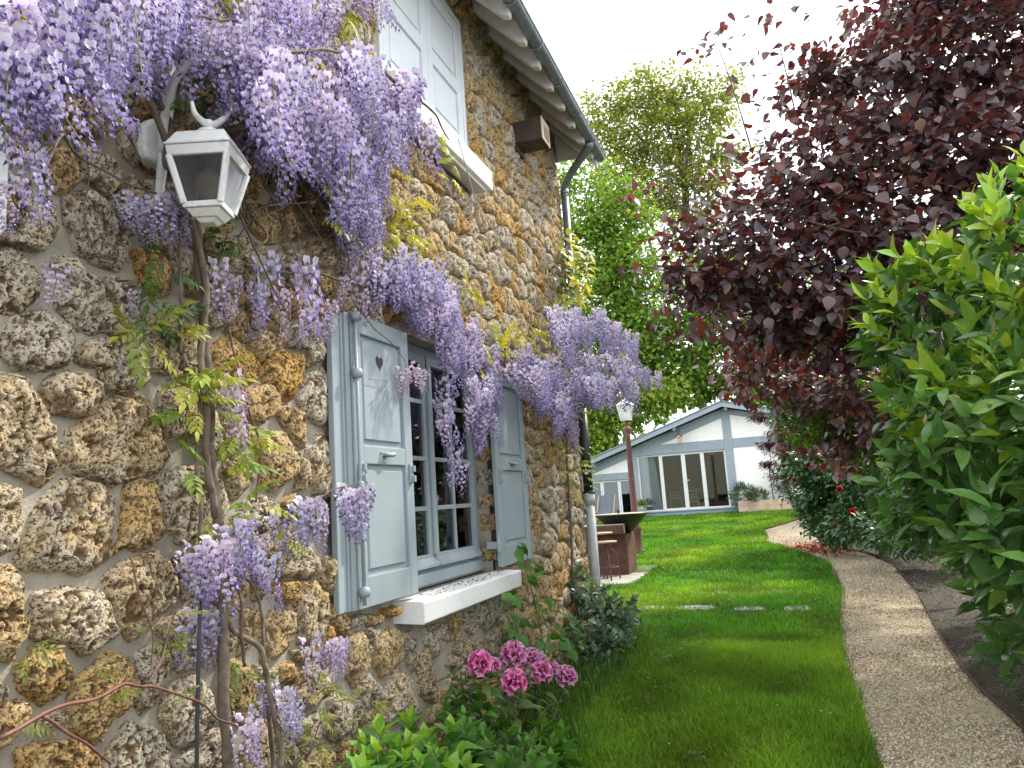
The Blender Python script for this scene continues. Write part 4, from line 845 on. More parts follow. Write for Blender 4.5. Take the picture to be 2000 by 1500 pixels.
b = MB(); zr_ = bc[2]; b.lathe([(0, hz + .003), (.16, hz + .003), (.50, zr_ - .012), (.515, zr_ - .005), (.515, zr_), (.50, zr_ + .003), (.47, zr_ - .02), (.14, hz + .04), (0, hz + .035)], (bc[0], 14.45, 0), 40); b.build('bowl', M['blacksteel'], fb, True)
b = MB(); b.lathe([(.16, zr_ + .004), (.505, zr_ + .004), (.51, zr_ + .012), (.17, zr_ + .014), (.16, zr_ + .004)], (bc[0], 14.45, 0), 40); b.build('plancha_ring', M['plate'], fb, True)
b = MB(); b.lathe([(0, 0), (.02, 0), (.012, .02), (.03, .05), (.026, .075), (0, .08)], (bc[0] - .02, 14.3, zr_ + .013), 10); b.build('knob', M['blacksteel'], fb, True)
def stool(px, py, Y, rad, lab):
    c = at(px, py, Y); z = c[2]; t = thing('bar_stool', (c[0], Y, .022), lab, 'stool', 'round stools in front of the counter')
    b = MB(); b.lathe([(0, z - .03), (rad, z - .03), (rad + .006, z - .015), (rad, z), (0, z + .004)], (c[0], Y, 0), 24); b.build('seat', M['stoolwood'], t, True)
    b = MB(); b.tube([(c[0], Y, z - .03), (c[0], Y, z - .32)], .014, 8); b.lathe([(0, z - .06), (.06, z - .06), (.06, z - .03)], (c[0], Y, 0), 12); b.build('spindle', M['rustiron'], t, True)
    for k in range(4):
        a = k * np.pi / 2 + .5; d = np.array([math.cos(a), math.sin(a), 0]); o = np.array([c[0], Y, 0])
        b = MB(); b.tube(smoothline([o + d * .02 + [0, 0, z - .13], o + d * .12 + [0, 0, z - .15], o + d * .19 + [0, 0, z - .27], o + d * .23 + [0, 0, .022]], 5), .013, 7); b.build('leg', M['rustiron'], t, True)
    th = np.linspace(0, 2 * np.pi, 21); b = MB(); b.tube(np.c_[c[0] + .21 * np.cos(th), Y + .21 * np.sin(th), np.full(21, .24)], .009, 6); b.build('foot_ring', M['rustiron'], t, True)
stool(1181, 1057, 13.25, .21, 'lower round wooden stool on curved rusty legs nearest the house corner'); stool(1172, 1040, 13.55, .22, 'taller round stool half hidden behind the lower stool')
p = at(1238, 985, 17.0); gzv = float(gz(p[0], 17)); zt_ = at(1222, 832, 17)[2]
lp = thing('lamp_post', (p[0], 17, gzv), 'dark red cast iron lamp post with a white lantern behind the fire bowl', 'lamp post')
b = MB(); H = zt_ - gzv; b.lathe([(0, 0), (.15, 0), (.15, .08), (.115, .12), (.10, .5), (.13, .56), (.10, .62), (.085, .75), (.10, .80), (.075, .86), (.058, H - .26), (.066, H - .24), (.058, H - .22), (.085, H - .10), (.095, H - .06), (.07, H - .04), (.03, H)], (p[0], 17, gzv), 18); b.build('post', M['rustiron'], lp, True)
b = MB(); b.lathe([(0, 0), (.035, 0), (.02, .05), (.05, .09), (.045, .12)], (p[0], 17, zt_), 12); b.build('collar', M['rustiron'], lp, True)
z0_ = zt_ + .12; q4 = lambda h, z: np.array([[p[0] + h * math.cos(a), 17 + h * math.sin(a), z] for a in np.arange(4) * np.pi / 2 + .5]); A_, B_ = q4(.12, z0_), q4(.20, z0_ + .36)
for i in range(4): b = MB(); b.tube([A_[i], B_[i]], .014, 6); b.build('corner_bar', M['white'], lp); mk('pane', np.array([A_[i], A_[(i + 1) % 4], B_[(i + 1) % 4], B_[i]]) * [1, 1, 1], np.array([[0, 1, 2, 3]]), M['grill'], lp)
b = MB(); C_ = q4(.23, z0_ + .36); b.add(np.r_[C_, [[p[0], 17, z0_ + .52]]], tris=[[0, 1, 4], [1, 2, 4], [2, 3, 4], [3, 0, 4]]); b.build('cap', M['white'], lp)
# potted plant by the doors
p = at(1253, 998, 27.3); pp = thing('potted_plant', (p[0], 27.3, .56), 'pale green pot plant in a grey pot beside the glass doors', 'potted plant')
b = MB(); b.lathe([(0, .56), (.14, .56), (.19, .90), (.2, .93), (.17, .93), (.16, .88), (0, .88)], (p[0], 27.3, 0), 16); b.build('pot', M['pvc'], pp, True)
n = 260; d = rnd(n); d[:, 2] = np.abs(d[:, 2]); P = np.array([p[0], 27.3, .98]) + d * RNG.uniform(.05, .24, (n, 1)); scatter(pp, 'foliage', leaftmpl(2, .45), P, d + [0, 0, .3], rnd(n), RNG.uniform(.06, .11, n), pal(n, [(.16, .24, .06), (.28, .30, .12)]), M['leaf'], keep=0)
# black support rod and wires on the wall
p = W(384, 1500, .2); p2 = W(392, 1140, .2); b = MB(); b.tube(smoothline([[.2, p[1], 0], p, p2], 4), .0065, 8); sr = b.build('support_rod', M['castiron'], org=(p[0], p[1], 0)); tag(sr, 'thin black metal rod standing upright in front of the wall beside the vine trunk', 'plant stake')

# ================================================================== WISTERIA
def raceme(seed, pale=0.0, n=78):
    """one hanging flower cluster, length 1 along -z: petals at the top open and pale, buds at the tip violet"""
    r = np.random.default_rng(seed); hue = r.uniform(.86, 1.06) * np.array([r.uniform(.94, 1.08), 1, r.uniform(.95, 1.05)]); V = []; Q = []; C = []; off = 0; bend = r.normal(0, .06, 2)
    u = np.linspace(-1, 1, 3)
    for k in range(n):
        t = (k + r.random()) / n; t = t ** 1.02; a = k * 2.399 + r.normal(0, .35); rad = (.155 * (1 - t) ** .5 + .035) * r.uniform(.75, 1.2); s = (.125 * (1 - .52 * t)) * r.uniform(.8, 1.15)
        d = np.array([math.cos(a), math.sin(a), 0]); cpt = d * rad + [bend[0] * t * t * 2, bend[1] * t * t * 2, -t * .97 + .02]
        up = np.array([0, 0, 1.0]) * r.uniform(.7, 1.1) + d * r.uniform(-.2, .5); up /= np.linalg.norm(up); sd = np.cross(up, d); sd /= np.linalg.norm(sd); nr = np.cross(sd, up)
        if nr @ d < 0: nr = -nr
        open_ = 1 - t
        lc = np.array([.78, .76, .84]) * (1 - t) ** .8 + np.array([.43, .37, .72]) * (1 - (1 - t) ** .8)
        lc = lc * (1 - pale) + np.array([.80, .66, .74]) * pale
        if t > .72: lc = lc * (1 - (t - .72) * 1.5)
        lc = np.clip((lc * .80 + lc.mean() * .20) * r.uniform(.80, 1.10) * np.array(hue) * [.95, .92, .97], 0, .9); kc = (np.array([.30, .23, .60]) * (1 - pale * .6) + np.array([.6, .42, .62]) * pale * .6) * r.uniform(.75, 1.2)
        # banner: cupped 3x3 sheet
        wd, hg = s * (.55 + .25 * open_), s * (.5 + .2 * open_); g = []
        for j, v in enumerate(u):
            for w_ in u: g.append(cpt + sd * w_ * wd * .62 * (1 - .25 * abs(v)) + up * (v * .55 + .35) * hg + nr * (.26 * s * (1 - w_ * w_ * .9) * -.6 + .22 * s * (v < 0) + s * .18 * v * open_))
        V += g; Q += [[off + j * 3 + i, off + j * 3 + i + 1, off + j * 3 + i + 4, off + j * 3 + i + 3] for j in (0, 1) for i in (0, 1)]
        C += [lc * f for f in (.80, .72, .80, .98, .92, .98, 1.06, 1.04, 1.06)]; off += 9
        # keel and wings: a darker pod pointing outwards and down
        tip = cpt + nr * s * .62 - up * s * .42; a0 = cpt - up * .06 * s
        V += [a0 - sd * s * .16 + nr * s * .1, a0 + nr * s * .22 + up * s * .12, a0 + sd * s * .16 + nr * s * .1, tip, a0 - up * s * .22 + nr * .15 * s]; Q += [[off, off + 1, off + 3, off + 4], [off + 1, off + 2, off + 4, off + 3]]; C += [kc * 1.3, kc * 1.35, kc * 1.3, kc * .7, kc * .8]; off += 5
    # the stalk
    z = np.linspace(.12, -.95, 6)
    for zz in z: 
        tt = max(0, -zz); o = np.array([bend[0] * tt * tt * 2, bend[1] * tt * tt * 2, zz]); V += [o + [.008, 0, 0], o + [-.004, .007, 0], o + [-.004, -.007, 0]]; C += [np.array([.25, .26, .12])] * 3
    for i in range(5):
        for j in range(3): Q.append([off + i * 3 + j, off + i * 3 + (j + 1) % 3, off + i * 3 + 3 + (j + 1) % 3, off + i * 3 + 3 + j])
    return np.array(V), np.array(Q), np.array(C)
RT = [raceme(k, n=60 + 7 * k) for k in range(7)] + [raceme(k + 20, .75, 64) for k in range(2)] + [raceme(40 + k, .25, 40) for k in range(2)]
RM = [mesh('flower_raceme', v, q, M['petal'], True, c) for v, q, c in RT]
def racemes(parent, items, keep):
    """items: list of (top point, length, template, fatness)"""
    P = np.array([i[0] for i in items]); L = np.array([i[1] for i in items]); px, py, d = proj(P); sc_ = np.where((px > -150) & (px < 2000) & (py > -350) & (py < 1500), L / d, 0); order = np.argsort(-sc_)
    vs, qs, cs, off = [], [], [], 0
    for rank, k in enumerate(order):
        p, l, t, fat = items[k]; rot = Matrix.Rotation(RNG.random() * 6.28, 4, 'Z'); tilt = Matrix.Rotation(RNG.normal(0, .13), 4, 'X') @ Matrix.Rotation(RNG.normal(0, .13), 4, 'Y')
        Mx = Matrix.Translation(Vector(p)) @ tilt @ rot @ Matrix.Diagonal((l * fat, l * fat, l, 1))
        if rank < keep: put('flower_raceme', RM[t], parent, Mx)
        else:
            A = np.array(Mx); v, q, c = RT[t]; vs.append(v @ A[:3, :3].T + A[:3, 3]); qs.append(q + off); cs.append(c); off += len(v)
    if vs: o = mk('flower_raceme', np.concatenate(vs), np.concatenate(qs), M['petal'], parent, True, np.concatenate(cs)); o['kind'] = 'stuff'
def pinnate(seed, n=5):
    """a pinnate leaf: leaflets along a thin stalk, length 1 along +y"""
    r = np.random.default_rng(seed); T = leaftmpl(3, .40, .2, .25, .9); P, D, S = [], [], []
    for k in range(n):
        y = .25 + .7 * k / n
        for s in (-1, 1): P.append([0, y, -.2 * y * y]); D.append([s * (.9 - .3 * k / n), .55 + .3 * k / n, -.25 + r.normal(0, .12)]); S.append(.36 - .10 * abs(k - 1.5) / n + r.normal(0, .02))
    P.append([0, .95, -.18]); D.append([0, 1, -.3]); S.append(.36)
    V, f, c = bulk(T, np.array(P), basis(np.array(D, float), np.tile([[0, 0, 1.]], (len(P), 1)) + r.normal(0, .25, (len(P), 3))), np.array(S), np.ones((len(P), 3)))
    st = np.array([[-.008, 0, 0], [.008, 0, 0], [.006, .97, -.19], [-.006, .97, -.19]]); f = np.r_[f, [[len(V), len(V) + 1, len(V) + 2, len(V) + 3]]]
    return np.r_[V, st], f
PT = [pinnate(k, 4 + k % 2) for k in range(3)]
def ppoly(n, poly, x0, x1, xm=1.0):
    """n points spread over a patch of the wall seen at poly, standing off it by x0..x1"""
    Q = np.array(poly, float); lo, hi = Q.min(0), Q.max(0); o = []
    while len(o) < n:
        p = lo + RNG.random(2) * (hi - lo); k = False
        for i in range(len(Q)):
            a, b = Q[i], Q[(i + 1) % len(Q)]
            if (a[1] > p[1]) != (b[1] > p[1]) and p[0] < (b[0] - a[0]) * (p[1] - a[1]) / (b[1] - a[1]) + a[0]: k = not k
        if k: o.append(W(p[0], p[1], x0 + (x1 - x0) * RNG.random() ** xm))
    return o
trunk0 = W(432, 1300, .12)
wis = thing('wisteria', (.14, trunk0[1], 0), 'big wisteria in lilac bloom climbing past the lantern and over the shuttered window', 'wisteria')
corner = thing('wisteria', (.15, 7.45, 0), 'wisteria in lilac bloom bunched round the downpipe at the house corner', 'wisteria')
it = []
def grp(n, poly, x0, x1, l0=.19, l1=.29, ts=range(7), fat=(.9, 1.15), to=None, xm=1.0):
    for p in ppoly(n, poly, x0, x1, xm): (to if to is not None else it).append((p, RNG.uniform(l0, l1), int(RNG.choice(list(ts))), RNG.uniform(*fat)))
grp(20, [(10, -60), (260, -60), (260, 90), (150, 130), (30, 90)], .25, .52, .20, .30)
grp(10, [(0, 60), (110, 70), (90, 130), (0, 110)], .3, .5, .2, .26)
grp(34, [(230, -70), (600, -80), (600, 60), (500, 90), (260, 70)], .12, .50)
grp(18, [(480, -60), (740, -60), (740, 20), (640, 60), (480, 30)], .10, .35)
grp(20, [(400, 70), (560, 50), (580, 130), (470, 150)], .14, .42)
grp(84, [(480, 90), (600, 70), (720, 90), (800, 150), (870, 250), (865, 300), (780, 320), (640, 300), (560, 260), (500, 200)], .12, .55, .22, .34)
grp(26, [(640, 320), (760, 320), (740, 430), (680, 460)], .08, .28)
grp(12, [(690, 470), (780, 480), (850, 520), (760, 540)], .10, .25, .2, .28)
grp(26, [(720, 520), (830, 490), (900, 570), (880, 620), (770, 580)], .10, .26, .2, .28)
grp(18, [(820, 570), (900, 590), (950, 650), (880, 670)], .12, .26, .19, .26)
grp(18, [(890, 660), (950, 660), (1000, 720), (930, 790)], .12, .28, .19, .26)
grp(14, [(900, 730), (980, 720), (960, 820), (920, 830)], .12, .25, .18, .24)
grp(16, [(1000, 670), (1050, 680), (1060, 750), (990, 740)], .12, .3, .2, .28)
grp(8, [(580, 260), (660, 300), (620, 330)], .06, .2, .18, .24)
grp(8, [(410, 220), (520, 220), (500, 260)], .06, .12, .14, .2)
# single racemes that stand apart: (px of the top, length in px, distance off the wall, template, fatness)
for px, py, lpx, xo, t, fat in [(48, 285, 175, .30, 0, 1.05), (25, 360, 100, .3, 1, 1.1), (62, 290, 110, .3, 2, .9), (112, 528, 95, .06, 9, 1.35), (262, 568, 52, .05, 9, 1.2), (242, 698, 40, .05, 10, 1.0), (248, 385, 75, .16, 2, 1.3), (285, 398, 90, .16, 3, 1.1), (322, 388, 95, .17, 4, 1.2), (350, 392, 88, .17, 5, 1.2), (300, 392, 80, .2, 0, 1.1),
    (427, 512, 120, .12, 0, .9), (458, 545, 95, .10, 1, .9), (522, 508, 160, .12, 2, .8), (500, 560, 85, .10, 3, .9), (556, 572, 95, .12, 8, .75), (590, 520, 175, .12, 4, .75), (598, 610, 75, .1, 5, .9), (648, 592, 75, .10, 8, .8), (674, 545, 75, .1, 8, .8), (700, 530, 110, .12, 1, .9), (448, 740, 155, .16, 7, .75), (462, 780, 120, .16, 8, .85),
    (690, 952, 120, .24, 0, 1.35), (706, 960, 95, .25, 3, 1.3), (678, 965, 90, .24, 4, 1.2), (605, 978, 125, .22, 2, 1.15), (585, 990, 90, .2, 3, 1.2), (622, 985, 100, .21, 1, 1.0), (395, 1062, 135, .24, 0, 1.15), (430, 1058, 150, .28, 1, 1.15), (365, 1085, 105, .2, 2, 1.1), (450, 1030, 130, .24, 3, 1.1), (478, 1015, 100, .22, 4, 1.2), (415, 1075, 135, .26, 5, 1.1), (500, 1050, 95, .18, 6, 1.2), (522, 1085, 115, .24, 2, 1.15), (540, 1010, 85, .16, 3, 1.2), (495, 1085, 80, .2, 4, 1.1), (470, 1060, 95, .2, 6, 1.1),
    (380, 1195, 110, .10, 1, 1.2), (405, 1205, 110, .12, 3, 1.1), (360, 1230, 80, .06, 2, 1.1), (608, 1245, 115, .14, 0, .95), (632, 1262, 70, .12, 9, .9), (663, 1252, 90, .16, 5, 1.15), (648, 1258, 70, .14, 2, 1.1), (530, 1335, 75, .2, 4, 1.1), (555, 1350, 95, .26, 6, 1.15), (575, 1375, 80, .27, 3, 1.2), (512, 1330, 70, .18, 1, 1.0), (500, 1375, 70, .2, 9, 1.1), (478, 1395, 115, .24, 9, 1.1), (492, 1420, 100, .24, 5, 1.0),
    (792, 722, 62, .16, 7, 1.35), (822, 726, 45, .18, 8, 1.5), (806, 718, 50, .17, 7, 1.4), (868, 745, 85, .1, 0, 1.0), (866, 785, 105, .1, 2, .95), (880, 690, 90, .12, 4, 1.1), (888, 880, 75, .14, 3, 1.0), (905, 905, 70, .15, 9, 1.0), (880, 925, 40, .13, 10, 1.0), (862, 820, 75, .1, 1, 1.0)]:
    p = W(px, py, xo); q = W(px, py + lpx, xo); it.append((p, p[2] - q[2], t, fat))
racemes(wis, it, 300)
ci = []
grp(40, [(1080, 600), (1190, 605), (1215, 650), (1150, 660), (1085, 640)], .10, .75, .2, .28, to=ci, fat=(1, 1.3))
grp(38, [(1090, 650), (1225, 640), (1245, 690), (1150, 720), (1080, 700)], .10, .75, .2, .28, to=ci, fat=(1, 1.3))
grp(36, [(1010, 690), (1110, 720), (1180, 730), (1120, 800), (1050, 770)], .10, .6, .2, .28, to=ci, fat=(1, 1.3))
grp(16, [(1180, 700), (1240, 690), (1270, 740), (1210, 760)], .35, .9, .18, .26, to=ci, fat=(1, 1.3))
grp(8, [(1255, 715), (1300, 735), (1270, 755)], .7, .95, .14, .2, to=ci, fat=(1, 1.2))
grp(12, [(1080, 790), (1135, 790), (1120, 840)], .08, .3, .2, .28, to=ci, fat=(.9, 1.2))
grp(4, [(1225, 660), (1248, 650), (1245, 680)], .6, .8, .16, .22, to=ci)
grp(16, [(1150, 725), (1255, 715), (1250, 765), (1160, 775)], .45, .95, .18, .26, to=ci, fat=(1, 1.3)); grp(14, [(1000, 690), (1100, 710), (1130, 760), (1040, 770)], .12, .4, .2, .28, to=ci, fat=(1, 1.25))
racemes(corner, ci, 230)
def vine(parent, name, L, r0, r1, mat='vinebark', xo=None, k=7, wob=.012):
    P = np.array([W(a[0], a[1], a[2]) for a in L]); S = smoothline(P, 7); n = len(S); S += wob * (np.c_[vnoise(S * 9, 61), vnoise(S * 9, 62), vnoise(S * 9, 63)] - .5) * 2 * (np.minimum(np.arange(n), 3) / 3)[:, None]
    r = np.linspace(r0, r1, n) * (1 + .25 * (vnoise(S * 22, 64) - .5)); b = MB(); b.tube(S, r, k); return b.build(name, M[mat], parent, True)
vine(wis, 'trunk', [(452, 1640, .12), (440, 1480, .13), (432, 1180, .13), (424, 1000, .11), (410, 820, .10), (398, 640, .09), (388, 520, .09), (382, 430, .10), (390, 360, .12), (430, 300, .16), (470, 240, .20), (500, 180, .24)], .020, .015, k=10)
vine(wis, 'trunk', [(420, 1010, .11), (404, 830, .14), (390, 700, .12), (402, 560, .12), (372, 430, .1), (335, 300, .16), (285, 175, .2), (280, 120, .25)], .013, .012)
vine(wis, 'branch', [(545, 1660, .17), (528, 1430, .18), (514, 1290, .18), (500, 1258, .17), (460, 1238, .15), (436, 1205, .13)], .009, .010); vine(wis, 'branch', [(516, 1300, .17), (512, 1200, .15), (490, 1140, .12), (450, 1110, .11)], .006, .005)
vine(wis, 'branch', [(478, 1300, .12), (470, 1250, .16), (476, 1180, .2), (455, 1130, .2)], .006, .005); vine(wis, 'branch', [(548, 1500, .25), (545, 1440, .25), (530, 1370, .24), (515, 1300, .24)], .010, .009)
vine(wis, 'branch', [(0, 1442, .42), (100, 1392, .40), (200, 1358, .36), (290, 1337, .30), (380, 1370, .28), (460, 1420, .24), (520, 1450, .2)], .0055, .003, 'redstem'); vine(wis, 'branch', [(85, 1400, .40), (150, 1440, .36), (215, 1500, .3)], .0045, .003, 'redstem')
vine(wis, 'branch', [(290, 1335, .25), (330, 1250, .2), (350, 1180, .18)], .003, .002, 'redstem'); vine(wis, 'branch', [(255, 1085, .05), (270, 1160, .06), (300, 1240, .08), (298, 1290, .09)], .003, .0025, 'redstem')
vine(wis, 'branch', [(500, 1050, .16), (560, 1015, .17), (630, 965, .2), (690, 948, .24)], .004, .0025, 'redstem'); vine(wis, 'branch', [(352, 690, .08), (355, 600, .09), (350, 480, .15), (350, 420, .17)], .0065, .005); vine(wis, 'branch', [(500, 980, .08), (505, 880, .08), (480, 780, .1), (440, 640, .08)], .005, .004, 'redstem')
vine(wis, 'branch', [(390, 1060, .1), (390, 900, .12), (385, 780, .12), (360, 690, .1)], .007, .006)
vine(wis, 'branch', [(125, 170, .35), (122, 260, .2), (170, 315, .12), (250, 355, .12), (340, 390, .16)], .006, .0035); vine(wis, 'branch', [(122, 262, .2), (95, 310, .25), (60, 360, .3)], .005, .004)
vine(wis, 'branch', [(280, 120, .3), (290, 170, .22), (335, 235, .12), (330, 330, .14), (420, 270, .2), (480, 220, .22)], .013, .011); vine(wis, 'branch', [(480, 245, .3), (440, 262, .25), (400, 285, .2)], .016, .010)
vine(wis, 'branch', [(200, 160, .2), (240, 250, .1), (290, 330, .09)], .0065, .005); vine(wis, 'branch', [(175, 175, .2), (175, 330, .05), (165, 420, .05), (200, 500, .05), (290, 515, .05)], .003, .002)
vine(wis, 'branch', [(420, 135, .35), (520, 105, .35), (620, 98, .34), (720, 115, .36)], .008, .006); vine(wis, 'branch', [(515, 150, .3), (550, 110, .33), (600, 100, .33)], .012, .008); vine(wis, 'branch', [(340, 20, .35), (420, 35, .35), (490, 60, .35)], .007, .005)
vine(wis, 'branch', [(750, 140, .45), (800, 185, .46), (850, 225, .46), (880, 270, .46)], .010, .004); vine(wis, 'branch', [(640, 5, .2), (700, 40, .22), (715, 90, .3)], .006, .005)
vine(wis, 'branch', [(480, 270, .2), (560, 330, .12), (640, 400, .1), (680, 480, .1), (760, 530, .1), (850, 600, .1), (930, 660, .12), (1010, 700, .14)], .013, .006)
vine(wis, 'branch', [(480, 520, .06), (560, 530, .08), (660, 545, .1), (720, 560, .12)], .008, .006); vine(wis, 'branch', [(530, 600, .1), (600, 545, .1), (648, 590, .1)], .004, .003); vine(wis, 'branch', [(690, 590, .14), (730, 640, .12), (780, 685, .12), (800, 725, .15)], .0035, .002, 'redstem')
vine(wis, 'branch', [(720, 740, .085), (752, 742, .085), (745, 760, .085), (722, 790, .08)], .0018, .0012, 'redstem'); vine(wis, 'branch', [(683, 610, .1), (700, 660, .09), (690, 720, .09)], .0018, .0012, 'redstem')
vine(wis, 'branch', [(575, 1560, .15), (600, 1480, .15), (640, 1380, .17), (690, 1370, .2), (735, 1400, .22)], .003, .002, 'redstem')
for k in range(46):
    p = ppoly(1, [(430, 240), (640, 290), (700, 420), (560, 520), (450, 420)], .03, .2)[0]; d = RNG.normal(0, .14, (3, 3)) * [.4, 1, 1]; Q = p + np.cumsum(np.r_[[[0, 0, 0]], d], 0); Q[:, 0] = np.abs(Q[:, 0]); b = MB(); b.tube(smoothline(Q, 5), np.linspace(.0045, .002, len(smoothline(Q, 5))), 5); b.build('branch', M['vinebark'], wis, True)
vine(corner, 'trunk', [(1150, 1330, .05), (1122, 1150, .05), (1112, 980, .05), (1104, 820, .06), (1098, 700, .10), (1098, 560, .12), (1106, 480, .13)], .014, .009)
vine(corner, 'branch', [(1115, 720, .18), (1180, 700, .4), (1250, 725, .7), (1290, 745, .9)], .012, .004); vine(corner, 'branch', [(1112, 680, .16), (1060, 690, .15), (1010, 690, .15)], .01, .006); vine(corner, 'branch', [(1110, 650, .16), (1170, 620, .45), (1220, 660, .7)], .01, .005)
# young leaves
def leafspots(parent, L, cols, s=(.10, .17), mat='leaf', var=.2, keep=200):
    P, D, S = [], [], []
    for px, py, rx, ry, xo, n in L:
        for _ in range(n):
            a, r = RNG.random() * 6.283, math.sqrt(RNG.random()); P.append(W(px + rx * r * math.cos(a), py + ry * r * math.sin(a), max(.03, xo + RNG.normal(0, .05)))); D.append([RNG.uniform(.1, 1), RNG.normal(0, .8), RNG.normal(-.1, .45)]); S.append(RNG.uniform(*s))
    P = np.array(P); n = len(P); tsel = RNG.integers(0, 3, n); c = pal(n, cols, var)
    for t in range(3):
        k = tsel == t
        if k.any(): scatter(parent, 'leaf', PT[t], P[k], np.array(D)[k], np.tile([[.5, -.2, 1.]], (k.sum(), 1)) + RNG.normal(0, .3, (k.sum(), 3)), np.array(S)[k], c[k], M[mat], keep=keep // 3, shades=4)
YG = [(.33, .36, .045), (.26, .36, .05), (.40, .36, .05), (.18, .30, .04)]
leafspots(wis, [(385, 720, 60, 30, .14, 10), (300, 650, 55, 25, .08, 7), (400, 790, 55, 25, .14, 8), (340, 840, 40, 25, .08, 5), (480, 850, 40, 20, .1, 6), (410, 910, 60, 15, .1, 4), (460, 1000, 60, 25, .14, 6)], YG, (.10, .16))
leafspots(wis, [(545, 1090, 30, 40, .2, 6), (330, 1230, 60, 40, .1, 10), (470, 1330, 50, 60, .12, 12), (560, 1460, 50, 40, .16, 10), (620, 1350, 50, 30, .15, 10), (700, 1390, 50, 35, .15, 12), (60, 1280, 25, 40, .06, 5), (185, 1300, 20, 20, .06, 2), (40, 1400, 20, 20, .06, 2), (350, 1360, 20, 20, .2, 3), (225, 1380, 20, 12, .2, 2), (640, 1420, 60, 50, .1, 12)], [(.20, .22, .05), (.26, .26, .05), (.14, .18, .04)], (.055, .10))
leafspots(wis, [(310, 550, 30, 60, .05, 8), (420, 480, 30, 40, .08, 8), (300, 610, 40, 30, .06, 6), (405, 200, 40, 60, .15, 6), (355, 80, 20, 60, .2, 5)], [(.05, .11, .02), (.08, .16, .03)], (.09, .14))
leafspots(wis, [(650, 30, 30, 50, .12, 12), (540, 100, 60, 30, .15, 12), (430, 10, 60, 30, .15, 6), (100, 20, 50, 20, .2, 5), (770, 460, 35, 70, .08, 22), (740, 420, 40, 60, .08, 10), (660, 400, 40, 40, .08, 8), (905, 575, 20, 30, .1, 6), (930, 680, 30, 30, .14, 10), (990, 670, 50, 25, .14, 22), (1040, 660, 40, 25, .16, 14), (800, 400, 30, 30, .1, 6), (700, 330, 60, 40, .2, 10), (860, 320, 30, 40, .3, 6), (600, 320, 60, 40, .1, 8)], [(.48, .40, .04), (.42, .40, .06), (.33, .38, .05)])
leafspots(corner, [(1120, 590, 40, 20, .3, 12), (1080, 640, 30, 40, .2, 10), (1230, 700, 40, 50, .8, 10), (1250, 760, 30, 20, .8, 6), (1130, 760, 40, 60, .3, 14), (1125, 920, 30, 60, .08, 14), (1095, 880, 25, 50, .06, 8), (1150, 940, 20, 20, .1, 4)], YG, (.09, .15))
cre = thing('creeper', (.1, 7.7, 3.0), 'yellow-green creeper growing round the zinc downpipe above the corner wisteria', 'creeper')
vine(cre, 'stem', [(1112, 640, .12), (1120, 560, .13), (1112, 500, .12), (1110, 470, .12)], .008, .004); vine(cre, 'stem', [(1112, 560, .13), (1130, 520, .2), (1165, 505, .35)], .005, .003)
def wleaves(parent, L, T, cols, s, mat='leaf', keep=120, var=.2, drop=-.3, xs=.07, name='leaf', out=(.2, 1)):
    P, D, S = [], [], []
    for px, py, rx, ry, xo, n in L:
        for _ in range(n):
            a, r = RNG.random() * 6.283, math.sqrt(RNG.random()); P.append(W(px + rx * r * math.cos(a), py + ry * r * math.sin(a), max(.04, xo + RNG.normal(0, xs)))); D.append([RNG.uniform(*out), RNG.normal(0, .7), RNG.normal(drop, .4)]); S.append(RNG.uniform(*s))
    n = len(P); scatter(parent, name, T, np.array(P), np.array(D), np.tile([[.5, -.2, 1.]], (n, 1)) + RNG.normal(0, .3, (n, 3)), np.array(S), pal(n, cols, var), M[mat], keep=keep)
T5 = leaftmpl(4, .62, .15, .35, .8)
wleaves(cre, [(1110, 480, 22, 22, .14, 26), (1130, 520, 28, 30, .2, 40), (1125, 570, 24, 24, .2, 26), (1145, 500, 16, 14, .3, 8)], T5, [(.46, .42, .05), (.52, .44, .06), (.33, .36, .06)], (.08, .13))
wleaves(cre, [(1100, 540, 22, 50, .12, 40), (1100, 590, 24, 24, .12, 20)], T5, [(.05, .11, .025), (.08, .16, .03)], (.07, .11))

# ================================================================== TREES AND SHRUBS
def blob(px, py, Y, rx, ry, rd=None):
    c = at(px, py, Y); dep = -((c - CAM) @ ROT)[2]; return c, np.array([rx * dep / F, rd if rd else rx * dep / F, ry * dep / F])
def clumps(blobs, n, per, spread, shell=.45):
    """leaf positions in clumps spread through the blobs, n clumps in all by volume; also the outward directions"""
    vol = np.array([np.prod(r) ** .8 for c, r in blobs]); cnt = np.maximum(3, (n * vol / vol.sum()).astype(int)); P, O = [], []
    for (c, r), m in zip(blobs, cnt):
        d = rnd(m); rad = (shell + (1 - shell) * RNG.random(m)) ; cc = c + d * r * rad[:, None] * (1 + .12 * RNG.normal(size=(m, 1)))
        k = RNG.poisson(per, m); i = np.repeat(np.arange(m), k); P.append(cc[i] + RNG.normal(0, 1, (len(i), 3)) * spread * RNG.uniform(.5, 1.3, m)[i][:, None] * [1, 1, .6]); O.append(d[i])
    return np.concatenate(P), np.concatenate(O)
TB = leaftmpl(2, .75, .1, .2, .8, across=2); TBQ = leaftmpl(2, .8, 0, .25, .8, across=1); TL = leaftmpl(4, .36, .16, .28, .85); TH = leaftmpl(4, .62, .12, .3, heart=False, p=.7); TLc = leaftmpl(2, .4, .16, .28, .85)
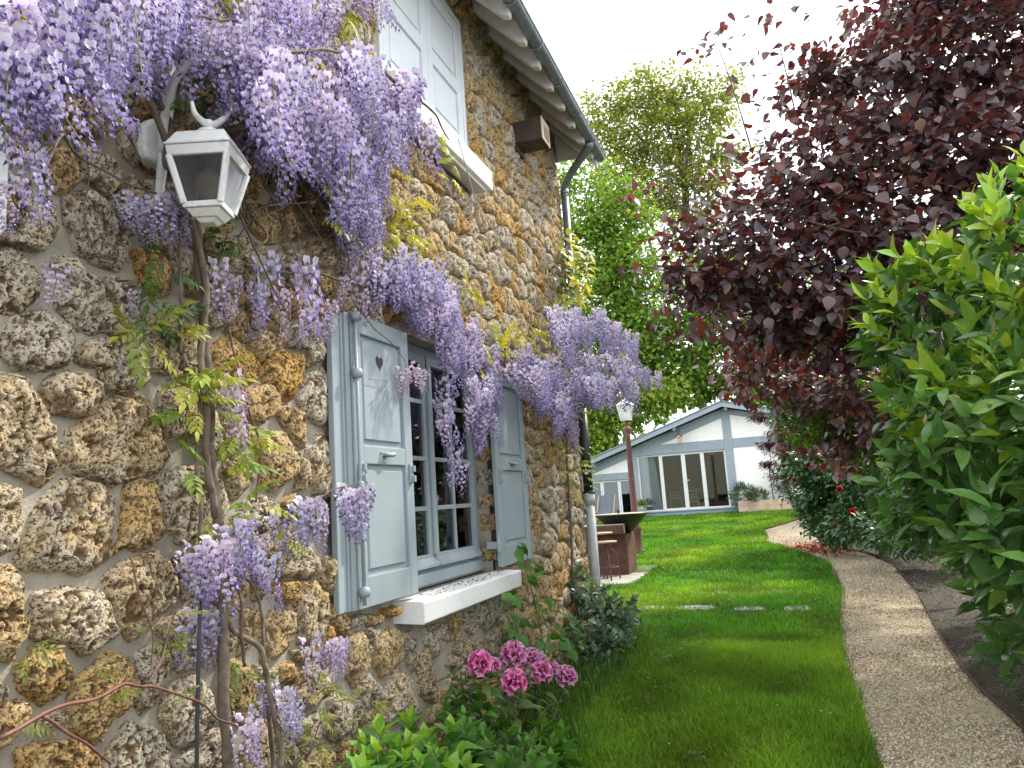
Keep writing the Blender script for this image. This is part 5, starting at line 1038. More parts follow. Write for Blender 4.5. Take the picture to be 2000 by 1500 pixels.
def limbs(parent, base, blobs, r0, mat='bark', fork=.45, sub=5, top=None):
    base = np.asarray(base, float); ctr = np.mean([c for c, r in blobs], 0); hi = ctr if top is None else np.asarray(top, float)
    Tp = smoothline([base, base + (hi - base) * .35 + RNG.normal(0, .02, 3) * np.linalg.norm(hi - base), hi], 8); b = MB(); b.tube(Tp, np.linspace(r0, r0 * .45, len(Tp)), 10); b.build('trunk', M[mat], parent, True)
    for c, r in blobs:
        t = RNG.uniform(fork, .95); s = Tp[int(t * (len(Tp) - 1))]; e = c + r * RNG.normal(0, .25, 3); m = (s + e) / 2 + [0, 0, .12 * np.linalg.norm(e - s)] + RNG.normal(0, .06, 3) * np.linalg.norm(e - s)
        L = smoothline([s, m, e], 8); b = MB(); b.tube(L, np.linspace(r0 * .42, r0 * .10, len(L)), 7)
        for _ in range(sub):
            q = L[RNG.integers(len(L) // 3, len(L))]; d = rnd(1)[0] * r * .95; d[2] = abs(d[2]) * .7; K = smoothline([q, q + d * .5 + RNG.normal(0, .08, 3) * r, q + d], 5); b.tube(K, np.linspace(r0 * .13, r0 * .03, len(K)), 5, cap=False)
        b.build('limb', M[mat], parent, True)
def tree(label, blobs, base, r0, n, per, spread, size, cols, cat='tree', name='tree', group=None, mat='far', T=TBQ, limb=True, sub=5, shell=.4, top=None, fork=.45, var=.2):
    t = thing(name, base, label, cat, group)
    if limb: limbs(t, base, blobs, r0, sub=sub, top=top, fork=fork)
    P, O = clumps(blobs, n, per, spread, shell); m = len(P)
    scatter(t, 'crown', T, P, O + rnd(m) * .9 + [0, 0, -.15], rnd(m) * .7 + [0, 0, .9], RNG.uniform(*size, m), pal(m, cols, var), M[mat], keep=0); return t
GB = 'green trees behind the pavilion'
B36 = [blob(1150, 370, 36, 60, 60), blob(1210, 430, 36, 70, 70), blob(1140, 480, 36, 70, 80), blob(1230, 530, 36, 80, 80), blob(1170, 610, 36, 90, 80), blob(1270, 620, 36, 80, 80), blob(1210, 700, 36, 100, 80), blob(1290, 720, 36, 70, 70)]
tree('bright green bushy tree rising right behind the house corner', B36, (-7.5, 36.5, .6), .28, 620, 34, .42, (.17, .30), [(.15, .27, .035), (.19, .31, .05), (.10, .20, .03), (.23, .33, .06)], group=GB, top=at(1230, 480, 36))
B48 = [blob(1190, 210, 50, 60, 45), blob(1260, 190, 50, 70, 55), blob(1330, 175, 50, 60, 45), blob(1395, 190, 50, 60, 60), blob(1170, 280, 50, 50, 50), blob(1235, 280, 50, 70, 60), blob(1310, 270, 50, 80, 60), blob(1390, 290, 50, 70, 60), blob(1260, 370, 50, 80, 60), blob(1350, 380, 50, 80, 70), blob(1200, 350, 50, 50, 40)]
tree('tall open-crowned yellow-green oak far behind the pavilion', B48, (-3, 50, .6), .36, 900, 20, .48, (.18, .34), [(.22, .26, .05), (.27, .28, .06), (.17, .23, .04)], group=GB, sub=14, shell=.35, top=at(1330, 300, 50), fork=.3, name='oak_tree')
B38 = [blob(1400, 560, 38, 80, 70), blob(1480, 620, 38, 90, 90), blob(1380, 660, 38, 90, 60), blob(1440, 730, 38, 100, 60), blob(1540, 720, 38, 100, 80), blob(1340, 740, 38, 60, 60), blob(1600, 620, 38, 100, 100)]
tree('mid green leafy tree directly behind the pavilion ridge', B38, (3, 38.5, .6), .25, 520, 32, .42, (.18, .30), [(.12, .24, .03), (.16, .29, .04), (.20, .32, .055)], group=GB)
B33 = [blob(1165, 830, 34, 50, 40), blob(1220, 800, 34, 50, 40), blob(1280, 770, 34, 60, 40), blob(1160, 880, 34, 60, 40), blob(1120, 780, 34, 60, 70)]
tree('low sunlit yellow-green tree with dark stems over the pavilion roof', B33, (-4.6, 34.2, .6), .12, 300, 28, .34, (.15, .26), [(.22, .33, .035), (.28, .38, .05), (.16, .27, .03)], group=GB, sub=8)
B30 = [blob(1750, 620, 30, 160, 140), blob(1900, 560, 30, 180, 160), blob(1700, 780, 30, 140, 100), blob(1850, 800, 30, 200, 120), blob(1620, 800, 30, 90, 80), blob(2100, 600, 30, 180, 200)]
tree('broad dark green tree beyond the purple-leaved tree and the hedge', B30, (8, 30.5, .5), .3, 560, 28, .42, (.17, .28), [(.06, .16, .02), (.10, .22, .02)], group=GB)
x = np.linspace(-70, 90, 90); 
P, O = clumps([((xx, 78 + 6 * math.sin(xx), 4.5 + 1.6 * math.sin(xx * .7)), np.array([3.2, 3, 5.5 + 1.5 * math.sin(xx * 1.3)])) for xx in x], 900, 26, .9, .5); n = len(P)
V, f, c = bulk(TBQ, P, basis(O + rnd(n), rnd(n) + [0, 0, .8]), RNG.uniform(.5, .9, n), pal(n, [(.07, .17, .02), (.11, .23, .03)])); o = mk('far_wood', V, f, M['far'], col=c); tag(o, 'distant green wood closing off the garden behind everything', 'wood', kind='stuff')
# purple-leaved hazel; crown blobs out of view right and above are added for shade
PB = [blob(1480, 470, 8.2, 130, 120), blob(1400, 560, 8.0, 70, 60), blob(1600, 330, 8.6, 140, 130), blob(1620, 530, 8.2, 150, 110), blob(1720, 200, 9.0, 150, 130), blob(1740, 420, 8.4, 150, 130), blob(1880, 100, 9.0, 150, 120), blob(1880, 280, 8.6, 150, 130), blob(1800, 560, 8.6, 150, 120), blob(1600, 660, 9.0, 120, 70), blob(1700, 740, 9.6, 110, 100), blob(1960, 420, 8.4, 120, 120), blob(1350, 470, 8.0, 50, 50), blob(1370, 590, 7.9, 60, 50), blob(1620, 150, 9.0, 90, 70), blob(1780, 20, 9.2, 130, 90), blob(1560, 760, 10.5, 80, 60), blob(1530, 610, 8.4, 110, 70), blob(2080, 120, 9, 160, 160), blob(1960, -60, 9.2, 180, 120), blob(2150, 350, 8.6, 160, 180), blob(1420, 380, 8.2, 40, 40), blob(1500, 720, 9.8, 70, 60), blob(1660, 830, 10.8, 70, 50), blob(1450, 640, 8.6, 70, 50), blob(1680, 640, 8.8, 120, 90), blob(1560, 860, 11.5, 40, 30), blob(1700, 880, 11.2, 60, 40), blob(1600, 740, 11.6, 110, 50), blob(1460, 690, 10, 60, 40), blob(1450, 740, 10.5, 40, 30), blob(1640, 880, 11.8, 60, 40), blob(1360, 520, 8, 60, 60), blob(1300, 560, 7.9, 30, 40)]
pb_ = np.array([5.6, 9.6, 0]); pt = thing('hazel_tree', pb_, 'large purple-leaved hazel arching over the gravel path', 'tree')
limbs(pt, pb_, PB, .11, sub=6, top=at(1780, 300, 9.0), fork=.2); P, O = clumps(PB, 2500, 8.8, .15, .40)
T_H = leaftmpl(7, .80, .10, .24, .72)
hz_ = [(.10, .068, .076), (.085, .062, .073), (.11, .058, .055), (.11, .078, .076), (.15, .045, .036), (.105, .086, .098), (.12, .08, .06)]
tips = []
for px, py, Y in [(1500, 25, 8.6), (1560, 15, 8.8), (1385, 70, 8.4), (1375, 100, 8.4), (1420, 55, 8.4), (1225, 385, 7.9), (1260, 380, 7.9), (1240, 522, 7.9), (1300, 430, 8), (1330, 640, 7.9), (1350, 650, 7.9), (1490, 110, 8.5), (1440, 130, 8.4), (1520, 200, 8.4), (1470, 180, 8.4), (1430, 280, 8.3), (1540, 90, 8.6)]:
    c = at(px, py, Y); tips.append(c + RNG.normal(0, .09, (9, 3)))
P2 = np.concatenate(tips); P = np.r_[P, P2]; O = np.r_[O, np.tile([[-.4, 0, -.3]], (len(P2), 1))]; n = len(P)
scatter(pt, 'leaf', T_H, P, O * .8 + rnd(n) * .8 + [0, 0, -.25], rnd(n) * .5 + [-.15, -.25, 1], RNG.uniform(.075, .15, n), pal(n, hz_, .25), M['purple'], keep=300, Tfar=leaftmpl(5, .80, .10, .24, .72), bulkname='crown')
for L in ([(1470, 300), (1440, 200), (1405, 100), (1380, 80)], [(1560, 250), (1530, 120), (1505, 30)], [(1420, 440), (1320, 400), (1225, 385)], [(1480, 520), (1330, 520), (1235, 522)], [(1420, 600), (1360, 630), (1330, 660)]):
    b = MB(); S_ = smoothline([at(px, py, 8.3) for px, py in L], 6); b.tube(S_, np.linspace(.011, .003, len(S_)), 6); b.build('limb', M['bark'], pt, True)
# spotted laurel hedge on the right
def shoots(parent, blobs, n, T, cols_young, cols_old, size, young, mat='gloss', nl=7, keep=300, spread=(.5, 1.25), face=True, inner=.35, dropold=-.25, Tfar=None):
    P, D, U, S, C = [], [], [], [], []; vol = np.array([r[0] * r[2] for c, r in blobs]); cnt = np.maximum(4, (n * vol / vol.sum()).astype(int))
    for (c, r), m in zip(blobs, cnt):
        d = rnd(m * 4); tc_ = CAM - c; tc_ /= np.linalg.norm(tc_)
        if face: d = d[(d @ tc_ > -.45)][:m]
        else: d = d[:m]
        for dd in d:
            o = c + dd * r * RNG.uniform(.80, 1.06); ax = dd * .7 + [0, 0, .75] + RNG.normal(0, .22, 3); ax /= np.linalg.norm(ax); yg = RNG.random() < young(dd, o)
            t1 = np.cross(ax, [.3, .9, .1]); t1 /= np.linalg.norm(t1); t2 = np.cross(ax, t1); k = nl + RNG.integers(-1, 2); a0 = RNG.random() * 6.28
            sc_ = RNG.uniform(*size)
            for j in range(k):
                a = a0 + j * 2.4; el = (.28 + .62 * j / k if yg else spread[0] + (spread[1] - spread[0]) * j / k) + RNG.normal(0, .12); q = ax * math.cos(el) + (t1 * math.cos(a) + t2 * math.sin(a)) * math.sin(el)
                if not yg: q = q + [0, 0, dropold * RNG.random()]
                P.append(o - ax * .03 * j * sc_ / .15 + RNG.normal(0, .008, 3)); D.append(q); U.append(ax + RNG.normal(0, .15, 3)); S.append(sc_ * (RNG.uniform(.6, .95) if yg else RNG.uniform(.8, 1.15))); C.append(pal(1, cols_young if yg else cols_old, .16)[0])
    if inner:
        for (c, r), m in zip(blobs, cnt):
            k = int(m * nl * inner); dd = rnd(k); P += list(c + dd * r * (RNG.random((k, 1)) ** .4) * .85); D += list(dd + rnd(k) * .8 + [0, 0, -.3]); U += list(rnd(k) * .5 + [0, 0, 1.]); S += list(RNG.uniform(*size, k)); C += list(pal(k, cols_old, .16))
    scatter(parent, 'leaf', T, P, D, U, np.array(S), np.array(C), M[mat], keep=keep, Tfar=Tfar, bulkname='foliage')
AB = [blob(1850, 620, 5.0, 150, 150, .6), blob(1790, 560, 5.2, 95, 90, .5), blob(2010, 500, 4.5, 150, 190, .6), blob(1930, 480, 4.9, 100, 110, .5), blob(1960, 820, 4.4, 200, 190, .6), blob(1840, 820, 5.1, 120, 150, .6), blob(2070, 1060, 4.1, 190, 180, .6), blob(1900, 980, 5.3, 115, 130, .6), blob(2020, 1170, 4.9, 120, 110, .6), blob(1800, 960, 6.2, 90, 110, .6), blob(2110, 760, 4.0, 160, 300, .6), (np.array([4.7, 5.4, .95]), np.array([.8, 1.1, .95])), (np.array([5.2, 4.6, 1.7]), np.array([.8, .9, 1.5])), (np.array([4.5, 7.5, 1.2]), np.array([.65, .9, 1.2])), (np.array([4.5, 9.2, 1.1]), np.array([.6, .9, 1.1])), (np.array([5.2, 6.6, 2.2]), np.array([.7, .9, 1.1]))]
ab = np.array([4.4, 5.2, 0]); au = thing('laurel_hedge', ab, 'tall spotted laurel hedge with lime-green young shoots beside the gravel path', 'hedge')
for k in range(9): 
    c, r = AB[k]; b = MB(); L = smoothline([ab + [RNG.normal(0, .25), RNG.normal(0, .8), 0], (ab + c) / 2 + RNG.normal(0, .15, 3), c + [0, 0, r[2] * .6]], 6); b.tube(L, np.linspace(.022, .006, len(L)), 7); b.build('stem', M['greenstem'], au, True)
yfun = lambda d, o: float(np.clip((o[2] - 1.45) * 1.1, 0, 1) * np.clip(d[2] * 1.3 + .45, 0, 1)) * 1.15
shoots(au, AB, 1250, leaftmpl(6, .43, .16, .26, .78), [(.30, .44, .03), (.36, .50, .05), (.22, .38, .03)], [(.085, .20, .045), (.11, .25, .055), (.06, .15, .04), (.13, .27, .055)], (.12, .19), yfun, mat='laurel', keep=300, Tfar=leaftmpl(4, .43, .16, .26, .78))
LB = [blob(1730, 880, 10.5, 60, 70, .8), blob(1780, 1000, 8.6, 60, 80, .7), blob(1740, 960, 9.8, 50, 50, .6)]
lb_ = np.array([5.0, 10, 0]); la = thing('oleander_shrub', lb_, 'narrow-leaved dark evergreen shrub between the laurel hedge and the camellia', 'shrub')
b = MB(); L = smoothline([lb_, lb_ + [-.1, 0, .6], LB[0][0]], 6); b.tube(L, np.linspace(.03, .01, len(L)), 7); b.build('stem', M['bark'], la, True)
shoots(la, LB, 200, leaftmpl(4, .24, .12, .3, .8), [(.10, .24, .04), (.14, .28, .05)], [(.03, .09, .02), (.045, .12, .025)], (.10, .16), lambda d, o: .2, nl=8, keep=120, Tfar=leaftmpl(2, .24, .12, .3, .8))
CB = [blob(1600, 860, 17, 60, 60, .9), blob(1650, 920, 16.5, 80, 80, 1), blob(1590, 960, 17, 50, 50, .8), blob(1610, 910, 16, 60, 60, .8), blob(1670, 860, 16, 70, 60, .8), blob(1560, 900, 17.2, 30, 40, .5), blob(1700, 930, 14, 70, 70, .8), blob(1700, 1020, 13.5, 60, 40, .7), blob(1650, 1030, 15.5, 60, 30, .7), blob(1760, 1040, 12, 60, 40, .6), blob(1690, 1000, 15.5, 60, 50, .9), blob(1620, 1020, 16.5, 50, 35, .7), blob(1560, 820, 17.5, 45, 40, .7), blob(1730, 880, 16, 80, 90, .9), blob(1800, 1010, 13.5, 90, 60, .8)]
cb_ = np.array([4.6, 16.6, .1]); ca = thing('camellia_bush', cb_, 'dark glossy camellia bush with scattered red blooms at the bend of the path', 'shrub')
b = MB(); L = smoothline([cb_, cb_ + [-.1, 0, .6], CB[1][0]], 6); b.tube(L, np.linspace(.05, .02, len(L)), 8); b.build('trunk', M['bark'], ca, True)
P, O = clumps(CB, 2100, 13, .11, .45); n = len(P); scatter(ca, 'foliage', leaftmpl(2, .6, .14, .25, .8), P, O + rnd(n) * .8, rnd(n) * .5 + [0, -.2, 1], RNG.uniform(.09, .15, n), pal(n, [(.025, .075, .018), (.035, .10, .02), (.05, .14, .025)], .2), M['gloss'], keep=0)
def bloom(seed, n=16, c=(.55, .03, .035)):
    r = np.random.default_rng(seed); P, D, S = [], [], []
    for k in range(n):
        a = k * 2.4; el = .3 + 1.1 * k / n; P.append([0, 0, 0]); D.append([math.cos(a) * math.sin(el), math.sin(a) * math.sin(el), math.cos(el)]); S.append(r.uniform(.8, 1.1))
    D = np.array(D); V, f, cc = bulk(leaftmpl(3, .75, .3, -.25, .7), np.array(P, float), basis(D, np.tile([[0, 0, 1.]], (n, 1)) + r.normal(0, .1, (n, 3))), np.array(S), np.clip(np.array(c)[None] * r.uniform(.7, 1.3, (n, 1)), 0, 1)); return V, f, cc
v, f, cc = bloom(1); me = mesh('red_bloom', v, f, M['petal'], True, cc)
for px, py in [(1532, 882), (1548, 865), (1556, 880), (1575, 905), (1588, 912), (1552, 938), (1634, 1024), (1600, 840), (1622, 880), (1660, 862), (1640, 955), (1580, 830), (1665, 1000)]:
    c = at(px, py, 12.6 if px > 1635 else 14.0 if px > 1575 else 15.5); q = Vector((RNG.normal(-.3, .3), -1, RNG.normal(.1, .3))).to_track_quat('Z', 'Y'); put('red_bloom', me, ca, Matrix.Translation(Vector(c)) @ q.to_matrix().to_4x4() @ Matrix.Scale(.075, 4))
JB = [blob(1490, 812, 22, 30, 14, .5), blob(1530, 830, 22, 35, 25, .6), blob(1505, 870, 22, 25, 16, .5), blob(1545, 890, 21.5, 30, 30, .6), blob(1500, 905, 22, 20, 10, .4), blob(1540, 930, 21.5, 25, 20, .5)]
jb = np.array([3.4, 22, .4]); jm = thing('japanese_maple', jb, 'feathery dark purple Japanese maple leaning in front of the white pavilion wall', 'tree'); limbs(jm, jb, JB, .05, sub=5, top=at(1548, 860, 22))
P, O = clumps(JB, 420, 13, .06, .1); n = len(P); scatter(jm, 'crown', leaftmpl(2, .30, .05, .3, .8, across=1), P, rnd(n) * .5 + [-.8, 0, -.35], rnd(n) * .4 + [0, 0, 1], RNG.uniform(.08, .14, n), pal(n, [(.075, .02, .035), (.05, .018, .03), (.10, .03, .04)], .2), M['purple'], keep=0)
tree('light green maple spreading above the camellia bush', [blob(1560, 775, 11.0, 80, 28, .5), blob(1640, 800, 10.6, 80, 40, .5), blob(1500, 760, 11.5, 50, 22, .5), blob(1690, 770, 10.2, 70, 40, .5), blob(1590, 840, 10.8, 50, 24, .4)], (4.9, 10.6, .1), .05, 330, 15, .11, (.045, .075), [(.10, .24, .02), (.15, .30, .03), (.06, .16, .02)], name='maple_tree', shell=.2)
# plants in the raised bed
p = X(1461, 968, 27.5); t = thing('lavender_bush', (p[0], 27.5, z0_), 'grey-green rounded lavender bush at the left end of the raised timber bed', 'shrub'); P, O = clumps([blob(1450, 965, 27.45, 26, 18, .3), blob(1475, 970, 27.45, 22, 14, .3)], 70, 24, .09, .5); n = len(P); scatter(t, 'foliage', leaftmpl(2, .14, .05, .1), P, O + [0, 0, .7], rnd(n), RNG.uniform(.10, .2, n), pal(n, [(.09, .15, .08), (.12, .18, .09)]), M['leaf'], keep=0)
P, O = clumps([blob(1512, 925, 27.75, 10, 30, .15), blob(1535, 950, 27.75, 14, 24, .15)], 60, 7, .1, .1); n = len(P); p = X(1512, 975, 27.75); t = thing('climbing_rose', (p[0], 27.75, z0_), 'thin climbing rose trained up the white wall above the timber bed', 'climber'); b = MB(); b.tube(smoothline([X(1512, 985, 27.75), X(1506, 940, 27.75), X(1500, 905, 27.75)], 4), .02, 5); b.tube(smoothline([X(1514, 985, 27.75), X(1530, 950, 27.75), X(1538, 920, 27.75)], 4), .015, 5); b.build('stem', M['bark'], t, True)
scatter(t, 'foliage', TLc, P, O + rnd(n), rnd(n), RNG.uniform(.08, .14, n), pal(n, [(.04, .09, .03), (.06, .12, .04)]), M['leaf'], keep=0)

# ================================================================== BED PLANTS ALONG THE HOUSE
def plant(label, name, cat, spots, base, T, cols, yc, size, nl=7, mat='leaf', keep=80, group=None, stem='greenstem', spread=(.5, 1.35), pairs=2):
    """leafy stems: each spot (px, py, x off the wall) is a shoot tip with leaves round it and pairs below"""
    t = thing(name, base, label, cat, group); P, D, U, S, C = [], [], [], [], []; bs = MB()
    for px, py, xo in spots:
        o = W(px, py, xo); r0 = np.array([base[0] + RNG.normal(0, .05), base[1] + RNG.normal(0, .06), 0]); ax = (o - r0) * [.5, .5, 1]; ax /= np.linalg.norm(ax); L = smoothline([r0, (r0 + o) / 2 + RNG.normal(0, .03, 3), o], 5); bs.tube(L, np.linspace(.006, .0035, len(L)), 5)
        t1 = np.cross(ax, [.3, .9, .1]); t1 /= np.linalg.norm(t1); t2 = np.cross(ax, t1); a0 = RNG.random() * 6; sc_ = RNG.uniform(*size)
        for j in range(nl):
            a = a0 + j * 2.4; el = spread[0] * .5 + spread[1] * j / nl; P.append(o - ax * .012 * j); D.append(ax * math.cos(el) + (t1 * math.cos(a) + t2 * math.sin(a)) * math.sin(el)); U.append(ax); S.append(sc_ * (.45 + .65 * j / nl)); C.append(pal(1, yc if j < nl * .4 else cols, .13)[0])
        for q in range(pairs):
            for s in (0, 1): a = a0 + q * 1.57 + s * 3.14; P.append(o - ax * (.05 + .055 * (q + 1))); D.append(ax * .12 + t1 * math.cos(a) + t2 * math.sin(a)); U.append(ax); S.append(sc_ * RNG.uniform(.8, 1.15)); C.append(pal(1, cols, .15)[0])
    bs.build('stem', M[stem], t, True); scatter(t, 'leaf', T, P, D, np.array(U) + RNG.normal(0, .15, (len(U), 3)), np.array(S), np.array(C), M[mat], keep=keep); return t
TO = leaftmpl(5, .62, .14, .25, .75)
HG = 'broad-leaved hydrangeas along the foot of the wall'; HC = [(.07, .19, .025), (.10, .25, .03), (.05, .14, .02)]; HY = [(.22, .40, .04), (.16, .34, .04)]
def gb(px, py, xo): q = W(px, py, xo); return (xo, q[1], 0)
plant('hydrangea with light green leaf tips, leftmost of the bed below the window', 'hydrangea', 'shrub', [(710, 1450, .40), (740, 1425, .42), (775, 1455, .46), (720, 1485, .48), (760, 1490, .52), (690, 1480, .36), (735, 1465, .5), (790, 1480, .55), (705, 1500, .5)], gb(740, 1500, .42), TO, HC, HY, (.10, .145), nl=9, group=HG)
plant('hydrangea with big pale green leaves in the bottom middle of the bed', 'hydrangea', 'shrub', [(800, 1405, .34), (830, 1440, .48), (880, 1425, .50), (850, 1470, .56), (820, 1490, .58), (900, 1470, .6), (875, 1500, .62), (840, 1455, .42), (910, 1495, .65), (800, 1450, .5)], gb(850, 1500, .5), TO, HC, HY, (.11, .155), nl=9, group=HG)
plant('dark green hydrangea just left of the pink rhododendron flowers', 'hydrangea', 'shrub', [(870, 1380, .3), (905, 1395, .4), (935, 1365, .40), (960, 1385, .45), (930, 1420, .5), (985, 1400, .5), (1000, 1430, .6), (890, 1360, .3), (950, 1440, .55), (910, 1420, .5)], gb(930, 1450, .45), TO, HC, [(.08, .2, .025)], (.10, .14), nl=9, group=HG)
plant('low dark hydrangea in front of the rhododendron at the edge of the grass', 'hydrangea', 'shrub', [(960, 1450, .65), (1000, 1470, .72), (1040, 1440, .72), (1060, 1410, .68), (1080, 1450, .8), (1040, 1485, .8), (1095, 1425, .75), (980, 1490, .72), (1075, 1480, .85), (1020, 1450, .7), (1110, 1455, .85)], gb(1030, 1480, .72), TO, HC, [(.08, .2, .025)], (.10, .14), nl=9, group=HG)
# rhododendron
rb = gb(1010, 1420, .45); rh = plant('rhododendron with round pink flower heads below the windowsill', 'rhododendron', 'shrub', [(940, 1310, .42), (1005, 1297, .42), (1040, 1300, .46), (1003, 1345, .52), (1065, 1325, .55), (1106, 1336, .62), (970, 1315, .36), (880, 1310, .26), (900, 1340, .32), (1075, 1375, .6), (1050, 1350, .5)], rb, leaftmpl(5, .32, .1, .3, .75), [(.05, .12, .025), (.09, .15, .035), (.14, .17, .045)], [(.10, .2, .03)], (.12, .16), nl=7, keep=120, stem='bark', spread=(1.9, .9), pairs=2)
def head(seed, n=24):
    r = np.random.default_rng(seed); V, Q, C, off = [], [], [], 0
    for k in range(n):
        ph = math.acos(1 - 1.55 * (k + .5) / n); a = k * 2.4; d = np.array([math.sin(ph) * math.cos(a), math.sin(ph) * math.sin(a), math.cos(ph)]); t1 = np.cross(d, [.2, .3, .9]); t1 /= np.linalg.norm(t1); t2 = np.cross(d, t1); m = 10
        for rad, h, cc in ((.05, .25, (.45, .02, .16)), (.12, .66, (.60, .05, .28)), (.25, .88, (.74, .16, .42)), (.36, .95, (.80, .40, .58))):
            for j in range(m):
                an = j / m * 6.283; lob = 1 + (.26 * math.cos(5 * an) if rad > .2 else 0); V.append(d * h + (t1 * math.cos(an) + t2 * math.sin(an)) * rad * lob + r.normal(0, .03, 3)); C.append(np.array(cc) * r.uniform(.85, 1.1))
        for l in range(3):
            for j in range(m): Q.append([off + l * m + j, off + l * m + (j + 1) % m, off + (l + 1) * m + (j + 1) % m, off + (l + 1) * m + j])
        off += 4 * m
    return np.array(V), np.array(Q), np.clip(np.array(C), 0, 1)
HM = []
for k in range(5): v, q, c = head(k, 18 + 2 * k); c = np.clip(c * [1 - .06 * k, 1 + .1 * k, 1], 0, 1); HM.append(mesh('flower_head', v, q, M['petal'], True, c))
for i, (px, py, xo, s) in enumerate([(938, 1298, .42, .078), (962, 1300, .38, .055), (1003, 1280, .42, .088), (1034, 1286, .46, .072), (1052, 1288, .42, .055), (1004, 1332, .54, .074), (1058, 1314, .55, .076), (1080, 1308, .5, .06), (1106, 1322, .62, .075), (985, 1292, .34, .04)]):
    put('flower_head', HM[i % 5], rh, Matrix.Translation(Vector(W(px, py, xo))) @ Matrix.Rotation(RNG.random() * 6, 4, 'Z') @ Matrix.Rotation(RNG.normal(.1, .3), 4, 'Y') @ Matrix.Diagonal((s * RNG.uniform(.85, 1.05), s * RNG.uniform(.85, 1.05), s * RNG.uniform(.75, 1), 1)))
# tall green stem right of the sill
gs = thing('climbing_rose', gb(1075, 1300, .22), 'tall slender green rose stem growing up past the right end of the windowsill', 'climber')
vine(gs, 'stem', [(1075, 1330, .24), (1062, 1260, .24), (1045, 1180, .25), (1030, 1120, .26), (1012, 1060, .25)], .006, .003, 'greenstem', wob=.006); vine(gs, 'stem', [(1020, 1300, .2), (1005, 1230, .2), (1010, 1190, .2)], .005, .003, 'greenstem'); vine(gs, 'stem', [(1120, 1310, .3), (1110, 1250, .3), (1080, 1210, .28)], .005, .003, 'greenstem')
wleaves(gs, [(1028, 1100, 22, 10, .27, 6), (1050, 1128, 25, 12, .27, 6), (1000, 1200, 30, 40, .22, 16), (990, 1240, 25, 30, .2, 10), (1060, 1200, 25, 40, .26, 12), (1110, 1260, 40, 20, .3, 12), (1070, 1250, 30, 30, .26, 10), (1100, 1215, 30, 25, .28, 8), (1012, 1062, 8, 14, .25, 4)], TO, [(.06, .17, .025), (.09, .22, .03), (.05, .13, .02)], (.08, .13), keep=90)
# grey-green shrub at the corner
sb_ = np.array([.45, 7.0, 0]); sh = thing('viburnum_shrub', sb_, 'grey-green rounded shrub at the foot of the grey downpipe', 'shrub')
SB = [blob(1130, 1150, 7.1, 36, 40, .22), blob(1170, 1180, 6.9, 45, 40, .25), blob(1200, 1215, 6.7, 44, 36, .25), blob(1150, 1230, 6.7, 50, 40, .25), blob(1215, 1185, 6.8, 28, 26, .2), blob(1180, 1265, 6.5, 50, 24, .25), blob(1122, 1110, 7.2, 16, 20, .12)]
for c, r in SB: b = MB(); L = smoothline([sb_ + [RNG.normal(0, .06), RNG.normal(0, .06), 0], (sb_ + c) / 2, c + [0, 0, r[2] * .8]], 5); b.tube(L, np.linspace(.008, .004, len(L)), 5); b.build('stem', M['redstem'], sh, True)
shoots(sh, SB, 95, leaftmpl(4, .56, .14, .25, .72), [(.18, .28, .15), (.22, .32, .17)], [(.12, .19, .12), (.15, .23, .15), (.08, .14, .08)], (.065, .10), lambda d, o: .35, mat='gloss', nl=7, keep=200, inner=.5)
# weeds and long grass along the bed, ground cover under the hedge
n = 5200; y = RNG.uniform(4.0, 8.3, n); x = xbed(y) + RNG.normal(-.12, .13, n); x[: n // 3] = RNG.uniform(.05, 1, n // 3) * xbed(y[: n // 3]); a = RNG.random(n) * 6.28; hgt = RNG.uniform(.06, .2, n)
V, f, c = bulk(leaftmpl(3, .06, .02, .45, .5, across=1), np.c_[x, y, 0 * x - .02], basis(np.c_[np.cos(a) * .35, np.sin(a) * .35, np.ones(n)], np.c_[np.cos(a), np.sin(a), np.full(n, -.2)]), hgt, pal(n, [(.06, .16, .02), (.09, .20, .025), (.16, .19, .05)]))
tag(mk('long_grass', V, f, M['grass'], col=c), 'longer ragged grass and weeds fringing the flower bed by the wall', 'grass', kind='stuff')
n = 4600; y = RNG.uniform(5, 16, n); k = vnoise(np.c_[y * 1.1, 0 * y, 0 * y], 71); x = np.array([float(xr(v)) for v in y]) + .12 + RNG.random(n) ** 1.4 * 1.5; keep = vnoise(np.c_[x * 1.6, y * 1.6, 0 * y], 72) > .50; x, y = x[keep], y[keep]; n = len(x)
V, f, c = bulk(TLc, np.c_[x, y, RNG.uniform(-.02, .14, n)], basis(rnd(n) + [-.3, -.2, .2], rnd(n) * .5 + [0, 0, 1]), RNG.uniform(.04, .075, n), pal(n, [(.04, .12, .02), (.06, .16, .03), (.03, .08, .02)]))
tag(mk('ground_cover', V, f, M['leaf'], col=c), 'low green ground cover in patches on the soil beneath the hedge', 'ground cover', kind='stuff')
n = 900; y = RNG.uniform(3.8, 8, n); x = RNG.uniform(.1, 1, n) * xbed(y); V, f, c = bulk(TLc, np.c_[x, y, RNG.uniform(-.02, .2, n)], basis(rnd(n) + [.3, -.3, .2], rnd(n) * .5 + [0, 0, 1]), RNG.uniform(.04, .09, n), pal(n, [(.04, .12, .02), (.07, .17, .03), (.03, .08, .02)])); tag(mk('ground_cover', V, f, M['leaf'], col=c), 'low green leaves covering the soil of the bed along the house wall', 'ground cover', kind='stuff')

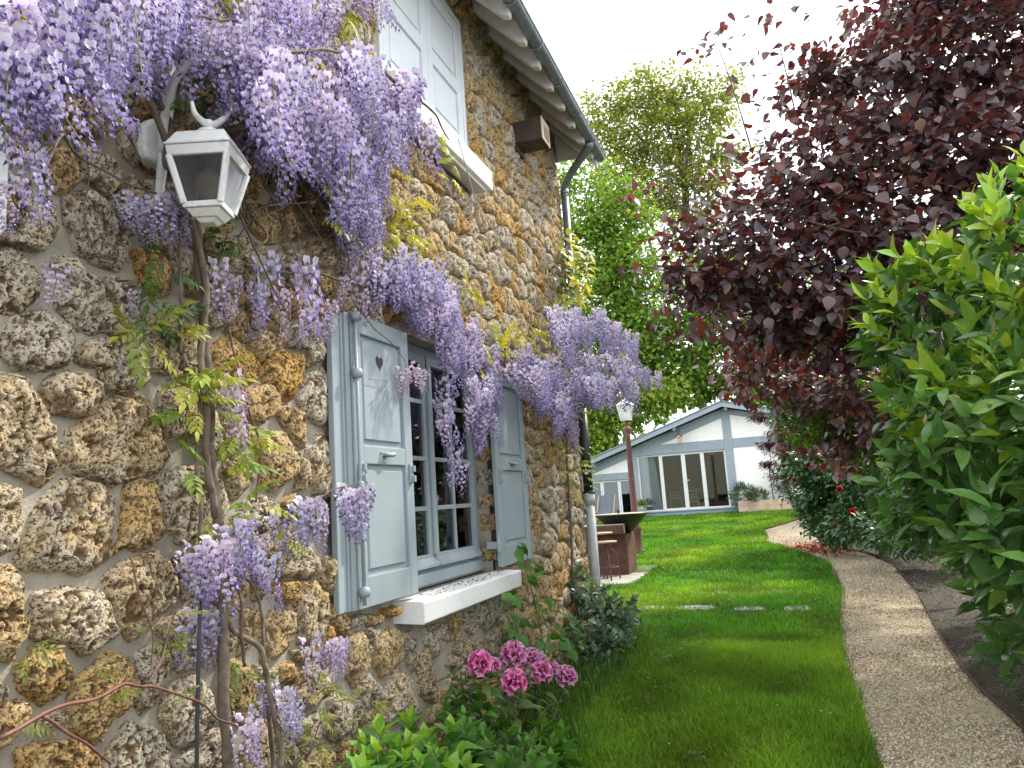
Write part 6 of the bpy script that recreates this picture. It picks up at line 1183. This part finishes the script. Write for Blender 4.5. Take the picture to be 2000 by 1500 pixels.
# weeds in the lawn, grass creeping over the path edge, fallen wisteria petals
n = 1500; y = RNG.uniform(4.2, 17, n); x = np.array([float(xl(v)) for v in y]) + RNG.normal(-.02, .035, n); a = np.where(RNG.random(n) < .65, RNG.normal(0, .8, n), RNG.random(n) * 6.28); k = vnoise(np.c_[y * 1.7, 0 * y, 0 * y], 81) > .38; x, y, a = x[k], y[k], a[k]; n = len(x)
V, f, c = bulk(leaftmpl(3, .07, .02, .5, .5, across=1), np.c_[x, y, gz(x, y) - .02], basis(np.c_[np.cos(a) * .6, np.sin(a) * .6, np.ones(n)], np.c_[np.cos(a), np.sin(a), np.full(n, -.2)]), RNG.uniform(.04, .11, n), pal(n, [(.07, .18, .02), (.11, .22, .03), (.18, .19, .06)]))
tag(mk('edge_grass', V, f, M['grass'], col=c), 'ragged grass blades leaning over the steel edging of the path', 'grass', kind='stuff')
m = 90; y = RNG.uniform(4.3, 15, m); x = np.array([xbed(v) + RNG.random() * (float(xl(v)) - xbed(v)) for v in y]); i = np.repeat(np.arange(m), 9); n = len(i); a = RNG.random(n) * 6.28; r = RNG.uniform(0, .05, n)
V, f, c = bulk(leaftmpl(2, .5, .1, .3, .8), np.c_[x[i] + r * np.cos(a), y[i] + r * np.sin(a), gz(x[i], y[i]) + .03], basis(np.c_[np.cos(a), np.sin(a), np.full(n, .45)], np.tile([[0, 0, 1.]], (n, 1))), RNG.uniform(.03, .065, n), pal(n, [(.06, .15, .03), (.09, .19, .04), (.05, .12, .035)]))
tag(mk('lawn_weeds', V, f, M['leaf'], col=c), 'small broad-leaved weeds growing among the lawn grass', 'weeds', kind='stuff')
n = 420; y = 4 + 8 * RNG.random(n) ** 1.3; x = np.array([xbed(v) for v in y]) + RNG.exponential(.25, n); V, f, c = bulk(leaftmpl(2, .8, .3, .3), np.c_[x, y, gz(x, y) + RNG.uniform(.02, .06, n)], basis(rnd(n) * [1, 1, .3], rnd(n) * .4 + [0, 0, 1]), RNG.uniform(.008, .016, n), pal(n, [(.5, .45, .6), (.42, .36, .5), (.5, .44, .42)]))
tag(mk('fallen_petals', V, f, M['petal'], col=c), 'pale lilac wisteria petals fallen on the grass beside the flower bed', 'petals', kind='stuff')
